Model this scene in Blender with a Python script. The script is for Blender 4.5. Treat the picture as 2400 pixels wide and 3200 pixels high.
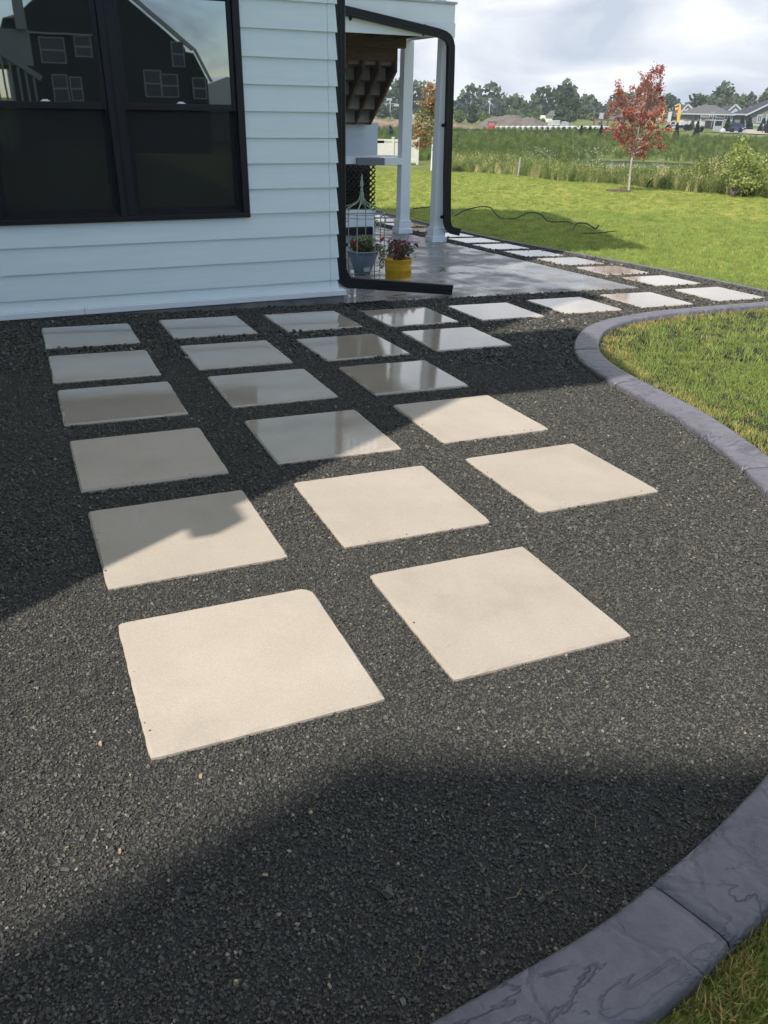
import bpy, bmesh, math, random
import numpy as np
from mathutils import Vector, Matrix
R_ = math.radians
random.seed(7); rng = np.random.default_rng(7)
S = bpy.context.scene
for o in list(bpy.data.objects): bpy.data.objects.remove(o)

# ------------------------------------------------------------------ camera
CAM = Vector((-0.0908, -1.5201, 1.4044)); YAW, PITCH, ROLL, FPX = 0.42667, 0.47168, -0.02022, 1726.56
fwd = Vector((math.sin(YAW)*math.cos(PITCH), math.cos(YAW)*math.cos(PITCH), -math.sin(PITCH)))
rt = Vector((math.cos(YAW), -math.sin(YAW), 0)); dn = fwd.cross(rt)
r2 = math.cos(ROLL)*rt + math.sin(ROLL)*dn; d2 = -math.sin(ROLL)*rt + math.cos(ROLL)*dn
cd = bpy.data.cameras.new('camera'); cam = bpy.data.objects.new('camera', cd); S.collection.objects.link(cam)
cam.matrix_world = Matrix(((r2.x, -d2.x, -fwd.x, CAM.x), (r2.y, -d2.y, -fwd.y, CAM.y), (r2.z, -d2.z, -fwd.z, CAM.z), (0, 0, 0, 1)))
cd.sensor_fit = 'HORIZONTAL'; cd.sensor_width = 36; cd.lens = 36*FPX/1659; cd.clip_start = 0.05; cd.clip_end = 6000
S.camera = cam; S.render.resolution_x = 768; S.render.resolution_y = 1024

# ------------------------------------------------------------------ light
SUN_AZ, SUN_EL = 32.0, 50.0      # the light travels towards (cos, sin) of this heading in x,y
ld = Vector((math.cos(R_(SUN_AZ))*math.cos(R_(SUN_EL)), math.sin(R_(SUN_AZ))*math.cos(R_(SUN_EL)), -math.sin(R_(SUN_EL))))
sl = bpy.data.lights.new('sun', 'SUN'); sl.energy = 4.3; sl.angle = R_(0.53); sl.color = (1.0, 0.94, 0.86)
sun = bpy.data.objects.new('sun', sl); S.collection.objects.link(sun)
sun.rotation_euler = ld.to_track_quat('-Z', 'Y').to_euler(); sun.location = (-10, -8, 20)
W = bpy.data.worlds.new('World'); S.world = W; W.use_nodes = True
nt = W.node_tree; nt.nodes.clear()
N = lambda t, **k: (lambda n: ([setattr(n, a, b) for a, b in k.items()], n)[1])(nt.nodes.new(t))
out = N('ShaderNodeOutputWorld'); bg = N('ShaderNodeBackground'); bg.inputs[1].default_value = 0.15
sky = N('ShaderNodeTexSky', sky_type='NISHITA', sun_disc=False); sky.sun_elevation = R_(SUN_EL)
sky.sun_rotation = math.atan2(-ld.x, -ld.y); sky.air_density = 1.0; sky.dust_density = 0.2; sky.ozone_density = 1.6
tc = N('ShaderNodeTexCoord'); mp = N('ShaderNodeMapping'); mp.inputs['Scale'].default_value = (1.6, 1.6, 4.5)
n1 = N('ShaderNodeTexNoise'); n1.inputs['Scale'].default_value = 1.9; n1.inputs['Detail'].default_value = 7; n1.inputs['Roughness'].default_value = 0.58
n1.inputs['Distortion'].default_value = 0.6
# cloud cover: nearly closed towards the north-east, broken with blue gaps to the south
dot = N('ShaderNodeVectorMath', operation='DOT_PRODUCT'); dot.inputs[1].default_value = (0.42, 0.72, 0.22)
mr = N('ShaderNodeMapRange'); mr.inputs[1].default_value = -0.35; mr.inputs[2].default_value = 0.55; mr.inputs[3].default_value = -0.04; mr.inputs[4].default_value = 0.60
ad = N('ShaderNodeMath', operation='ADD'); cr_ = N('ShaderNodeMapRange'); cr_.interpolation_type = 'SMOOTHSTEP'
cr_.inputs[1].default_value = 0.50; cr_.inputs[2].default_value = 0.68
n2 = N('ShaderNodeTexNoise'); n2.inputs['Scale'].default_value = 4.2; n2.inputs['Detail'].default_value = 6; n2.inputs['Distortion'].default_value = 0.4
rp = N('ShaderNodeValToRGB'); rp.color_ramp.elements[0].position = 0.38; rp.color_ramp.elements[0].color = (2.7, 3.05, 3.6, 1)
rp.color_ramp.elements[1].position = 0.62; rp.color_ramp.elements[1].color = (4.75, 4.85, 5.05, 1)
mx = N('ShaderNodeMix', data_type='RGBA')
L = nt.links.new
L(tc.outputs['Generated'], mp.inputs[0]); L(mp.outputs[0], n1.inputs['Vector']); L(mp.outputs[0], n2.inputs['Vector'])
L(tc.outputs['Generated'], dot.inputs[0]); L(dot.outputs['Value'], mr.inputs[0]); L(mr.outputs[0], ad.inputs[0]); L(n1.outputs[0], ad.inputs[1])
L(ad.outputs[0], cr_.inputs[0]); L(n2.outputs[0], rp.inputs[0]); L(cr_.outputs[0], mx.inputs[0])
L(sky.outputs[0], mx.inputs[6]); L(rp.outputs[0], mx.inputs[7]); L(mx.outputs[2], bg.inputs[0]); L(bg.outputs[0], out.inputs[0])
vs = S.view_settings; vs.view_transform = 'Standard'; vs.look = 'None'; vs.gamma = 1; vs.exposure = 0.55; vs.use_curve_mapping = False

# ------------------------------------------------------------------ terrain function
KR = [(0,0),(7,-.15),(9,-.24),(13,-.45),(20,-.62),(27,-.80),(30,-.86),(36,-1.25),(41,-1.9),(46,-2.5),(68,-2.5),(72,-2.25),(85,-1.9),(120,-1.38),(150,-1.35),(200,-1.1),(400,-1.0),(3000,-1.0)]
KL = [(0,0),(7,-.15),(9,-.24),(13,-.45),(20,-.66),(27,-.88),(40,-1.28),(46,-1.38),(70,-1.7),(100,-1.86),(120,-1.75),(150,-2.0),(200,-2.0),(400,-1.5),(3000,-1.0)]
def smooth(t): t = np.clip(t, 0, 1); return t*t*(3-2*t)
def terr(x, y):
    x = np.asarray(x, float); y = np.asarray(y, float)
    dx, dy = x-CAM.x, y-CAM.y; D = np.hypot(dx, dy); w = smooth((D-10.5)/7)
    az = np.degrees(np.arctan2(dx, dy)); k = np.where(az > -60, smooth((az-33)/5), 0)
    near = -0.0236168*np.clip(x, -12, 9) - 0.0207539*np.clip(y, -12, 40) - 0.015*np.clip(y-4.8, 0, 40)
    far = np.interp(D, *zip(*KL))*(1-k) + np.interp(D, *zip(*KR))*k
    return near*(1-w) + far*w
def tz(x, y): return float(terr(x, y))
def polar(azd, D, z=None):
    x = CAM.x + D*math.sin(R_(azd)); y = CAM.y + D*math.cos(R_(azd))
    return Vector((x, y, tz(x, y) if z is None else z))
# surveyed bearings: turns a bearing read off the photograph (2400x3200) into a place at a known distance
def ray(fx, fy):
    u, v = (fx/1.4467-829.5)/FPX, (fy/1.4467-1106)/FPX
    return r2*u + d2*v + fwd
def atD(fx, fy, D):
    d = ray(fx, fy); return CAM + d*(D/math.hypot(d.x, d.y))
def bearing(fx, fy):
    d = ray(fx, fy); return math.degrees(math.atan2(d.x, d.y))

# ------------------------------------------------------------------ materials
def mat(name, col, rough=0.7, var=0.0, vscale=5.0, bump=0.0, bscale=40.0, spec=0.5, metal=0.0, coat=0.0, detail=5, coords='Object', transl=0.0, col2=None, stretch=None, instvar=0.0):
    m = bpy.data.materials.new(name); m.use_nodes = True; t = m.node_tree; b = t.nodes['Principled BSDF']
    b.inputs['Base Color'].default_value = (*col, 1); b.inputs['Roughness'].default_value = rough
    b.inputs['Specular IOR Level'].default_value = spec; b.inputs['Metallic'].default_value = metal; b.inputs['Coat Weight'].default_value = coat
    tcn = t.nodes.new('ShaderNodeTexCoord'); vec = tcn.outputs[coords]
    if stretch:
        mpn = t.nodes.new('ShaderNodeMapping'); mpn.inputs['Scale'].default_value = stretch; t.links.new(vec, mpn.inputs[0]); vec = mpn.outputs[0]
    last = None
    if var or col2:
        n = t.nodes.new('ShaderNodeTexNoise'); n.inputs['Scale'].default_value = vscale; n.inputs['Detail'].default_value = detail; t.links.new(vec, n.inputs['Vector'])
        r = t.nodes.new('ShaderNodeValToRGB'); r.color_ramp.elements[0].position = 0.3; r.color_ramp.elements[1].position = 0.7
        if col2: a, c = col, col2
        else: a, c = [x*(1-var) for x in col], [min(1, x*(1+var)) for x in col]
        r.color_ramp.elements[0].color = (*a, 1); r.color_ramp.elements[1].color = (*c, 1)
        t.links.new(n.outputs[0], r.inputs[0]); last = r.outputs[0]
    if instvar:
        oi = t.nodes.new('ShaderNodeObjectInfo'); hs = t.nodes.new('ShaderNodeHueSaturation')
        mrr = t.nodes.new('ShaderNodeMapRange'); mrr.inputs[3].default_value = 1-instvar; mrr.inputs[4].default_value = 1+instvar
        t.links.new(oi.outputs['Random'], mrr.inputs[0]); t.links.new(mrr.outputs[0], hs.inputs['Value'])
        if last: t.links.new(last, hs.inputs['Color'])
        else: hs.inputs['Color'].default_value = (*col, 1)
        last = hs.outputs[0]
    if last: t.links.new(last, b.inputs['Base Color'])
    if bump:
        n = t.nodes.new('ShaderNodeTexNoise'); n.inputs['Scale'].default_value = bscale; n.inputs['Detail'].default_value = 6; t.links.new(vec, n.inputs['Vector'])
        bp = t.nodes.new('ShaderNodeBump'); bp.inputs['Strength'].default_value = bump; bp.inputs['Distance'].default_value = 0.02
        t.links.new(n.outputs[0], bp.inputs['Height']); t.links.new(bp.outputs[0], b.inputs['Normal'])
    if transl:
        o = t.nodes['Material Output']; tr = t.nodes.new('ShaderNodeBsdfTranslucent'); ms = t.nodes.new('ShaderNodeMixShader'); ms.inputs[0].default_value = transl
        if last: t.links.new(last, tr.inputs[0])
        else: tr.inputs[0].default_value = (*col, 1)
        t.links.new(b.outputs[0], ms.inputs[1]); t.links.new(tr.outputs[0], ms.inputs[2]); t.links.new(ms.outputs[0], o.inputs[0])
    return m
def nd(m, t, **k):
    n = m.node_tree.nodes.new(t)
    for a, b in k.items(): setattr(n, a, b)
    return n

SIDING = mat('siding_paint', (0.72, 0.82, 0.84), 0.5, 0.03, 3, 0.12, 60, stretch=(0.7, 1, 9))
WHITE = mat('white_trim_paint', (0.78, 0.82, 0.86), 0.5, 0.03, 4, 0.08, 80)
BLACK = mat('black_aluminium', (0.006, 0.007, 0.011), 0.38, 0.1, 8, 0.03, 50, spec=0.3)
BFRAME = mat('black_window_frame', (0.008, 0.009, 0.015), 0.42, 0.1, 8, spec=0.3)
CONC = mat('foundation_concrete', (0.20, 0.195, 0.185), 0.85, 0.25, 6, 0.5, 60)
WOOD = mat('brown_deck_lumber', (0.095, 0.063, 0.042), 0.8, 0.3, 5, 0.3, 40, stretch=(1, 1, 6))
RISER = mat('grey_primed_board', (0.26, 0.24, 0.23), 0.75, 0.08, 6)
ROOFM = mat('dark_shingle', (0.045, 0.047, 0.055), 0.9, 0.3, 20, 0.4, 60)
SOIL = mat('soil', (0.07, 0.05, 0.03), 1.0, 0.4, 30, 0.5, 80)
PLASTIC_Y = mat('yellow_painted_tin', (0.62, 0.36, 0.02), 0.4, 0.12, 14, 0.1, 40)
GREYPOT = mat('grey_glazed_pot', (0.19, 0.24, 0.30), 0.45, 0.12, 8)
GREENMETAL = mat('green_weathered_metal', (0.27, 0.33, 0.24), 0.6, 0.3, 30)
HOSE = mat('black_hose', (0.012, 0.014, 0.014), 0.5)
CREAMV = mat('cream_vinyl', (0.52, 0.50, 0.42), 0.5, 0.03)

# glass panes: coated glass, mostly a mirror over a dark room
GLASS = bpy.data.materials.new('window_glass'); GLASS.use_nodes = True
t = GLASS.node_tree; b = t.nodes['Principled BSDF']; b.inputs['Base Color'].default_value = (0.006, 0.008, 0.010, 1); b.inputs['Roughness'].default_value = 0.02
g = t.nodes.new('ShaderNodeBsdfGlossy'); g.inputs[0].default_value = (0.82, 0.93, 1, 1); g.inputs['Roughness'].default_value = 0.012
gn = t.nodes.new('ShaderNodeTexNoise'); gn.inputs['Scale'].default_value = 4; gc = t.nodes.new('ShaderNodeTexCoord'); t.links.new(gc.outputs['Object'], gn.inputs['Vector']); gb = t.nodes.new('ShaderNodeBump'); gb.inputs['Strength'].default_value = .05; gb.inputs['Distance'].default_value = .0012; t.links.new(gn.outputs[0], gb.inputs['Height']); t.links.new(gb.outputs[0], g.inputs['Normal'])
ms = t.nodes.new('ShaderNodeMixShader'); ms.inputs[0].default_value = 0.26
t.links.new(b.outputs[0], ms.inputs[1]); t.links.new(g.outputs[0], ms.inputs[2]); t.links.new(ms.outputs[0], t.nodes['Material Output'].inputs[0])
# insect screen: a fine dark mesh, part see-through
SCREEN = bpy.data.materials.new('insect_screen'); SCREEN.use_nodes = True
t = SCREEN.node_tree; b = t.nodes['Principled BSDF']; b.inputs['Base Color'].default_value = (0.014, 0.016, 0.019, 1); b.inputs['Roughness'].default_value = 0.75
tr = t.nodes.new('ShaderNodeBsdfTransparent'); ms = t.nodes.new('ShaderNodeMixShader'); ms.inputs[0].default_value = 0.50
t.links.new(b.outputs[0], ms.inputs[1]); t.links.new(tr.outputs[0], ms.inputs[2]); t.links.new(ms.outputs[0], t.nodes['Material Output'].inputs[0])
FARGLASS = mat('far_window_glass', (0.03, 0.04, 0.055), 0.12)
CLEAR = bpy.data.materials.new('clear_plastic'); CLEAR.use_nodes = True
b = CLEAR.node_tree.nodes['Principled BSDF']; b.inputs['Base Color'].default_value = (0.9, 0.93, 0.97, 1); b.inputs['Transmission Weight'].default_value = 0.92; b.inputs['Roughness'].default_value = 0.12; b.inputs['IOR'].default_value = 1.25

# concrete pavers: cast slabs, pale and dry by the rim; WET ones carry a thin film of water in the middle
def paver_mat(name, wet):
    m = mat(name, (0.50, 0.435, 0.36), 0.8); t = m.node_tree; b = t.nodes['Principled BSDF']
    tcn = nd(m, 'ShaderNodeTexCoord'); oi = nd(m, 'ShaderNodeObjectInfo')
    off = nd(m, 'ShaderNodeVectorMath', operation='MULTIPLY_ADD'); off.inputs[1].default_value = (9, 7, 5)
    cmb = nd(m, 'ShaderNodeCombineXYZ'); t.links.new(oi.outputs['Random'], cmb.inputs[0]); t.links.new(oi.outputs['Random'], cmb.inputs[1])
    t.links.new(cmb.outputs[0], off.inputs[0]); t.links.new(tcn.outputs['Object'], off.inputs[2])
    n = nd(m, 'ShaderNodeTexNoise'); n.inputs['Scale'].default_value = 3.2; n.inputs['Detail'].default_value = 8; n.inputs['Roughness'].default_value = 0.6; t.links.new(off.outputs[0], n.inputs['Vector'])
    n3 = nd(m, 'ShaderNodeTexNoise'); n3.inputs['Scale'].default_value = 260; n3.inputs['Detail'].default_value = 3; t.links.new(off.outputs[0], n3.inputs['Vector'])
    r = nd(m, 'ShaderNodeValToRGB'); r.color_ramp.elements[0].position = 0.25; r.color_ramp.elements[0].color = (0.352, 0.302, 0.244, 1)
    r.color_ramp.elements[1].position = 0.75; r.color_ramp.elements[1].color = (0.412, 0.358, 0.296, 1); t.links.new(n.outputs[0], r.inputs[0])
    spk = nd(m, 'ShaderNodeMapRange'); spk.inputs[1].default_value = 0.35; spk.inputs[2].default_value = 0.65; spk.inputs[3].default_value = 0.90; spk.inputs[4].default_value = 1.06
    t.links.new(n3.outputs[0], spk.inputs[0])
    mul = nd(m, 'ShaderNodeVectorMath', operation='SCALE'); t.links.new(r.outputs[0], mul.inputs[0]); t.links.new(spk.outputs[0], mul.inputs['Scale'])
    tv = nd(m, 'ShaderNodeMapRange'); tv.inputs[3].default_value = 0.94; tv.inputs[4].default_value = 1.05; t.links.new(oi.outputs['Random'], tv.inputs[0])
    sn = nd(m, 'ShaderNodeTexNoise'); sn.inputs['Scale'].default_value = 1.7; sn.inputs['Detail'].default_value = 10; sn.inputs['Roughness'].default_value = 0.72; t.links.new(off.outputs[0], sn.inputs['Vector'])
    sr = nd(m, 'ShaderNodeMapRange'); sr.inputs[1].default_value = 0.30; sr.inputs[2].default_value = 0.48; sr.inputs[3].default_value = 0.88; sr.inputs[4].default_value = 1.0; t.links.new(sn.outputs[0], sr.inputs[0])
    tm = nd(m, 'ShaderNodeMath', operation='MULTIPLY'); t.links.new(tv.outputs[0], tm.inputs[0]); t.links.new(sr.outputs[0], tm.inputs[1])
    tm2 = nd(m, 'ShaderNodeMath', operation='MULTIPLY'); t.links.new(tm.outputs[0], tm2.inputs[0]); t.links.new(spk.outputs[0], tm2.inputs[1]); t.links.new(tm2.outputs[0], mul.inputs['Scale'])
    # pinholes
    vo = nd(m, 'ShaderNodeTexVoronoi'); vo.inputs['Scale'].default_value = 15; t.links.new(off.outputs[0], vo.inputs['Vector'])
    ph = nd(m, 'ShaderNodeMapRange'); ph.inputs[1].default_value = 0.028; ph.inputs[2].default_value = 0.05; t.links.new(vo.outputs['Distance'], ph.inputs[0])
    sel = nd(m, 'ShaderNodeSeparateColor'); t.links.new(vo.outputs['Color'], sel.inputs[0])
    gt = nd(m, 'ShaderNodeMath', operation='LESS_THAN'); gt.inputs[1].default_value = 0.86; t.links.new(sel.outputs[0], gt.inputs[0])
    mxx = nd(m, 'ShaderNodeMath', operation='MAXIMUM'); t.links.new(ph.outputs[0], mxx.inputs[0]); t.links.new(gt.outputs[0], mxx.inputs[1])
    mul2 = nd(m, 'ShaderNodeMix', data_type='RGBA'); mul2.inputs[6].default_value = (0.12, 0.10, 0.085, 1); t.links.new(mxx.outputs[0], mul2.inputs[0]); t.links.new(mul.outputs[0], mul2.inputs[7])
    col = mul2.outputs[2]
    bp = nd(m, 'ShaderNodeBump'); bp.inputs['Strength'].default_value = 0.12; bp.inputs['Distance'].default_value = 0.004; t.links.new(n3.outputs[0], bp.inputs['Height'])
    if wet:
        sp = nd(m, 'ShaderNodeSeparateXYZ'); t.links.new(tcn.outputs['Object'], sp.inputs[0])
        ax = nd(m, 'ShaderNodeMath', operation='ABSOLUTE'); ay = nd(m, 'ShaderNodeMath', operation='ABSOLUTE'); t.links.new(sp.outputs[0], ax.inputs[0]); t.links.new(sp.outputs[1], ay.inputs[0])
        mm = nd(m, 'ShaderNodeMath', operation='MAXIMUM'); t.links.new(ax.outputs[0], mm.inputs[0]); t.links.new(ay.outputs[0], mm.inputs[1])
        nn = nd(m, 'ShaderNodeTexNoise'); nn.inputs['Scale'].default_value = 7; nn.inputs['Detail'].default_value = 6; t.links.new(off.outputs[0], nn.inputs['Vector'])
        a2 = nd(m, 'ShaderNodeMath', operation='MULTIPLY_ADD'); a2.inputs[1].default_value = 0.085; t.links.new(nn.outputs[0], a2.inputs[0]); t.links.new(mm.outputs[0], a2.inputs[2])
        dry = nd(m, 'ShaderNodeMapRange'); dry.inputs[1].default_value = 0.338; dry.inputs[2].default_value = 0.352; t.links.new(a2.outputs[0], dry.inputs[0])
        rr = nd(m, 'ShaderNodeMapRange'); rr.inputs[3].default_value = 0.035; rr.inputs[4].default_value = 0.6; t.links.new(dry.outputs[0], rr.inputs[0]); t.links.new(rr.outputs[0], b.inputs['Roughness'])
        wc = nd(m, 'ShaderNodeMix', data_type='RGBA', blend_type='MULTIPLY'); wc.inputs[0].default_value = 1; wm = nd(m, 'ShaderNodeMix', data_type='RGBA')
        wm.inputs[6].default_value = (0.97, 0.97, 0.97, 1); wm.inputs[7].default_value = (1, 1, 1, 1); t.links.new(dry.outputs[0], wm.inputs[0])
        t.links.new(col, wc.inputs[6]); t.links.new(wm.outputs[2], wc.inputs[7]); col = wc.outputs[2]
        b.inputs['Specular IOR Level'].default_value = 0.65; b.inputs['Coat Roughness'].default_value = 0.03; b.inputs['Coat IOR'].default_value = 1.55
        cw_ = nd(m, 'ShaderNodeMapRange'); cw_.inputs[3].default_value = 0.35; cw_.inputs[4].default_value = 0.0; t.links.new(dry.outputs[0], cw_.inputs[0]); t.links.new(cw_.outputs[0], b.inputs['Coat Weight'])
        wv = nd(m, 'ShaderNodeTexNoise'); wv.inputs['Scale'].default_value = 22; wv.inputs['Detail'].default_value = 3; t.links.new(off.outputs[0], wv.inputs['Vector'])
        b2 = nd(m, 'ShaderNodeBump'); b2.inputs['Strength'].default_value = 0.06; b2.inputs['Distance'].default_value = 0.004; t.links.new(wv.outputs[0], b2.inputs['Height'])
        bp.inputs['Strength'].default_value = 0.012; t.links.new(bp.outputs[0], b2.inputs['Normal']); t.links.new(b2.outputs[0], b.inputs['Normal']); t.links.new(b2.outputs[0], b.inputs['Coat Normal'])
    else:
        b.inputs['Roughness'].default_value = 0.75; t.links.new(bp.outputs[0], b.inputs['Normal'])
    t.links.new(col, b.inputs['Base Color'])
    return m
PAVER_DRY = paver_mat('dry_cast_paver', False); PAVER_WET = paver_mat('wet_cast_paver', True)

# patio slab: wet stamped concrete
PATIO = mat('wet_concrete', (0.15, 0.155, 0.165), 0.3); t = PATIO.node_tree; b = t.nodes['Principled BSDF']
tcn = nd(PATIO, 'ShaderNodeTexCoord'); n = nd(PATIO, 'ShaderNodeTexNoise'); n.inputs['Scale'].default_value = 1.6; n.inputs['Detail'].default_value = 9; n.inputs['Roughness'].default_value = 0.62; n.inputs['Distortion'].default_value = 0.8
t.links.new(tcn.outputs['Object'], n.inputs['Vector'])
r = nd(PATIO, 'ShaderNodeValToRGB'); r.color_ramp.elements[0].position = 0.36; r.color_ramp.elements[0].color = (0.115, 0.115, 0.12, 1); r.color_ramp.elements[1].position = 0.66; r.color_ramp.elements[1].color = (0.235, 0.235, 0.24, 1)
t.links.new(n.outputs[0], r.inputs[0]); t.links.new(r.outputs[0], b.inputs['Base Color'])
n4 = nd(PATIO, 'ShaderNodeTexNoise'); n4.inputs['Scale'].default_value = 2.7; n4.inputs['Detail'].default_value = 10; n4.inputs['Roughness'].default_value = 0.65; t.links.new(tcn.outputs['Object'], n4.inputs['Vector'])
rr = nd(PATIO, 'ShaderNodeMapRange'); rr.inputs[1].default_value = 0.42; rr.inputs[2].default_value = 0.60; rr.inputs[3].default_value = 0.17; rr.inputs[4].default_value = 0.62; t.links.new(n4.outputs[0], rr.inputs[0]); t.links.new(rr.outputs[0], b.inputs['Roughness'])
n5 = nd(PATIO, 'ShaderNodeTexNoise'); n5.inputs['Scale'].default_value = 9; n5.inputs['Detail'].default_value = 6; t.links.new(tcn.outputs['Object'], n5.inputs['Vector'])
bp = nd(PATIO, 'ShaderNodeBump'); bp.inputs['Strength'].default_value = 0.35; bp.inputs['Distance'].default_value = 0.012; t.links.new(n5.outputs[0], bp.inputs['Height']); t.links.new(bp.outputs[0], b.inputs['Normal'])

# stamped kerb: slate veins
KERB = mat('stamped_kerb_concrete', (0.12, 0.12, 0.145), 0.5); t = KERB.node_tree; b = t.nodes['Principled BSDF']
tcn = nd(KERB, 'ShaderNodeTexCoord'); n = nd(KERB, 'ShaderNodeTexNoise'); n.inputs['Scale'].default_value = 9; n.inputs['Detail'].default_value = 10; n.inputs['Roughness'].default_value = 0.7; n.inputs['Distortion'].default_value = 0.8; t.links.new(tcn.outputs['Object'], n.inputs['Vector'])
vn = nd(KERB, 'ShaderNodeTexNoise'); vn.inputs['Scale'].default_value = 4.5; vn.inputs['Detail'].default_value = 4.5; vn.inputs['Distortion'].default_value = 0.7; vn.inputs['Roughness'].default_value = 0.55
mpn = nd(KERB, 'ShaderNodeMapping'); mpn.inputs['Rotation'].default_value = (0, 0, 0.6); mpn.inputs['Scale'].default_value = (1, 2.0, 1); t.links.new(tcn.outputs['Object'], mpn.inputs[0]); t.links.new(mpn.outputs[0], vn.inputs['Vector'])
ab = nd(KERB, 'ShaderNodeMath', operation='SUBTRACT'); ab.inputs[1].default_value = 0.5; t.links.new(vn.outputs[0], ab.inputs[0]); a3 = nd(KERB, 'ShaderNodeMath', operation='ABSOLUTE'); t.links.new(ab.outputs[0], a3.inputs[0])
vein = nd(KERB, 'ShaderNodeMapRange'); vein.inputs[1].default_value = 0.0; vein.inputs[2].default_value = 0.022; t.links.new(a3.outputs[0], vein.inputs[0])
gate = nd(KERB, 'ShaderNodeTexNoise'); gate.inputs['Scale'].default_value = 3.3; t.links.new(tcn.outputs['Object'], gate.inputs['Vector'])
gm = nd(KERB, 'ShaderNodeMapRange'); gm.inputs[1].default_value = 0.40; gm.inputs[2].default_value = 0.60; gm.inputs[3].default_value = 1; gm.inputs[4].default_value = 0; t.links.new(gate.outputs[0], gm.inputs[0])
vm0 = nd(KERB, 'ShaderNodeMath', operation='MAXIMUM'); t.links.new(vein.outputs[0], vm0.inputs[0]); t.links.new(gm.outputs[0], vm0.inputs[1])
dn_ = nd(KERB, 'ShaderNodeTexNoise'); dn_.inputs['Scale'].default_value = 6; dn_.inputs['Detail'].default_value = 4; t.links.new(tcn.outputs['Object'], dn_.inputs['Vector'])
dm_ = nd(KERB, 'ShaderNodeVectorMath', operation='MULTIPLY_ADD'); dm_.inputs[1].default_value = (.16, .16, .16); t.links.new(dn_.outputs['Color'], dm_.inputs[0]); t.links.new(tcn.outputs['Object'], dm_.inputs[2])
vo_ = nd(KERB, 'ShaderNodeTexVoronoi', feature='DISTANCE_TO_EDGE'); vo_.inputs['Scale'].default_value = 4.6; t.links.new(dm_.outputs[0], vo_.inputs['Vector'])
ve_ = nd(KERB, 'ShaderNodeMapRange'); ve_.inputs[1].default_value = 0.0; ve_.inputs[2].default_value = 0.05; t.links.new(vo_.outputs['Distance'], ve_.inputs[0])
vm = nd(KERB, 'ShaderNodeMath', operation='MINIMUM'); t.links.new(vm0.outputs[0], vm.inputs[0]); t.links.new(ve_.outputs[0], vm.inputs[1])
r = nd(KERB, 'ShaderNodeValToRGB'); r.color_ramp.elements[0].position = 0.3; r.color_ramp.elements[0].color = (0.086, 0.082, 0.100, 1); r.color_ramp.elements[1].position = 0.72; r.color_ramp.elements[1].color = (0.155, 0.149, 0.170, 1); t.links.new(n.outputs[0], r.inputs[0])
mk = nd(KERB, 'ShaderNodeMix', data_type='RGBA'); mk.inputs[6].default_value = (0.066, 0.065, 0.080, 1); t.links.new(vm0.outputs[0], mk.inputs[0]); t.links.new(r.outputs[0], mk.inputs[7]); t.links.new(mk.outputs[2], b.inputs['Base Color'])
bp = nd(KERB, 'ShaderNodeBump'); bp.inputs['Strength'].default_value = 0.7; bp.inputs['Distance'].default_value = 0.005; t.links.new(vm.outputs[0], bp.inputs['Height'])
nf = nd(KERB, 'ShaderNodeTexNoise'); nf.inputs['Scale'].default_value = 35; nf.inputs['Detail'].default_value = 5; t.links.new(tcn.outputs['Object'], nf.inputs['Vector'])
b5 = nd(KERB, 'ShaderNodeBump'); b5.inputs['Strength'].default_value = 0.9; b5.inputs['Distance'].default_value = 0.006; t.links.new(nf.outputs[0], b5.inputs['Height']); t.links.new(bp.outputs[0], b5.inputs['Normal']); t.links.new(b5.outputs[0], b.inputs['Normal'])
rk = nd(KERB, 'ShaderNodeMapRange'); rk.inputs[3].default_value = 0.32; rk.inputs[4].default_value = 0.6; t.links.new(n.outputs[0], rk.inputs[0]); t.links.new(rk.outputs[0], b.inputs['Roughness'])

# gravel: chips and the bed under them
def chip_mat(name, ramp, rough):
    m = mat(name, (0.03, 0.03, 0.033), rough); t = m.node_tree; b = t.nodes['Principled BSDF']
    oi = nd(m, 'ShaderNodeObjectInfo'); r = nd(m, 'ShaderNodeValToRGB'); cr = r.color_ramp
    cr.elements[0].position = 0; cr.elements[0].color = (*ramp[0][1], 1); cr.elements[1].position = ramp[-1][0]; cr.elements[1].color = (*ramp[-1][1], 1)
    for p_, c_ in ramp[1:-1]: e = cr.elements.new(p_); e.color = (*c_, 1)
    t.links.new(oi.outputs['Random'], r.inputs[0]); t.links.new(r.outputs[0], b.inputs['Base Color'])
    return m
CHIP = chip_mat('basalt_chip', [(0, (0.046, 0.045, 0.038)), (0.5, (0.066, 0.064, 0.054)), (0.95, (0.098, 0.094, 0.080)), (0.98, (0.17, 0.16, 0.14)), (0.99, (0.17, 0.155, 0.13)), (1, (0.30, 0.26, 0.20))], 0.72)
CHIP.node_tree.nodes['Principled BSDF'].inputs['Specular IOR Level'].default_value = 0.3
GBED = mat('gravel_bed', (0.034, 0.034, 0.033), 0.65, 0.5, 160, 1.0, 170, coords='Object')

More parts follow.
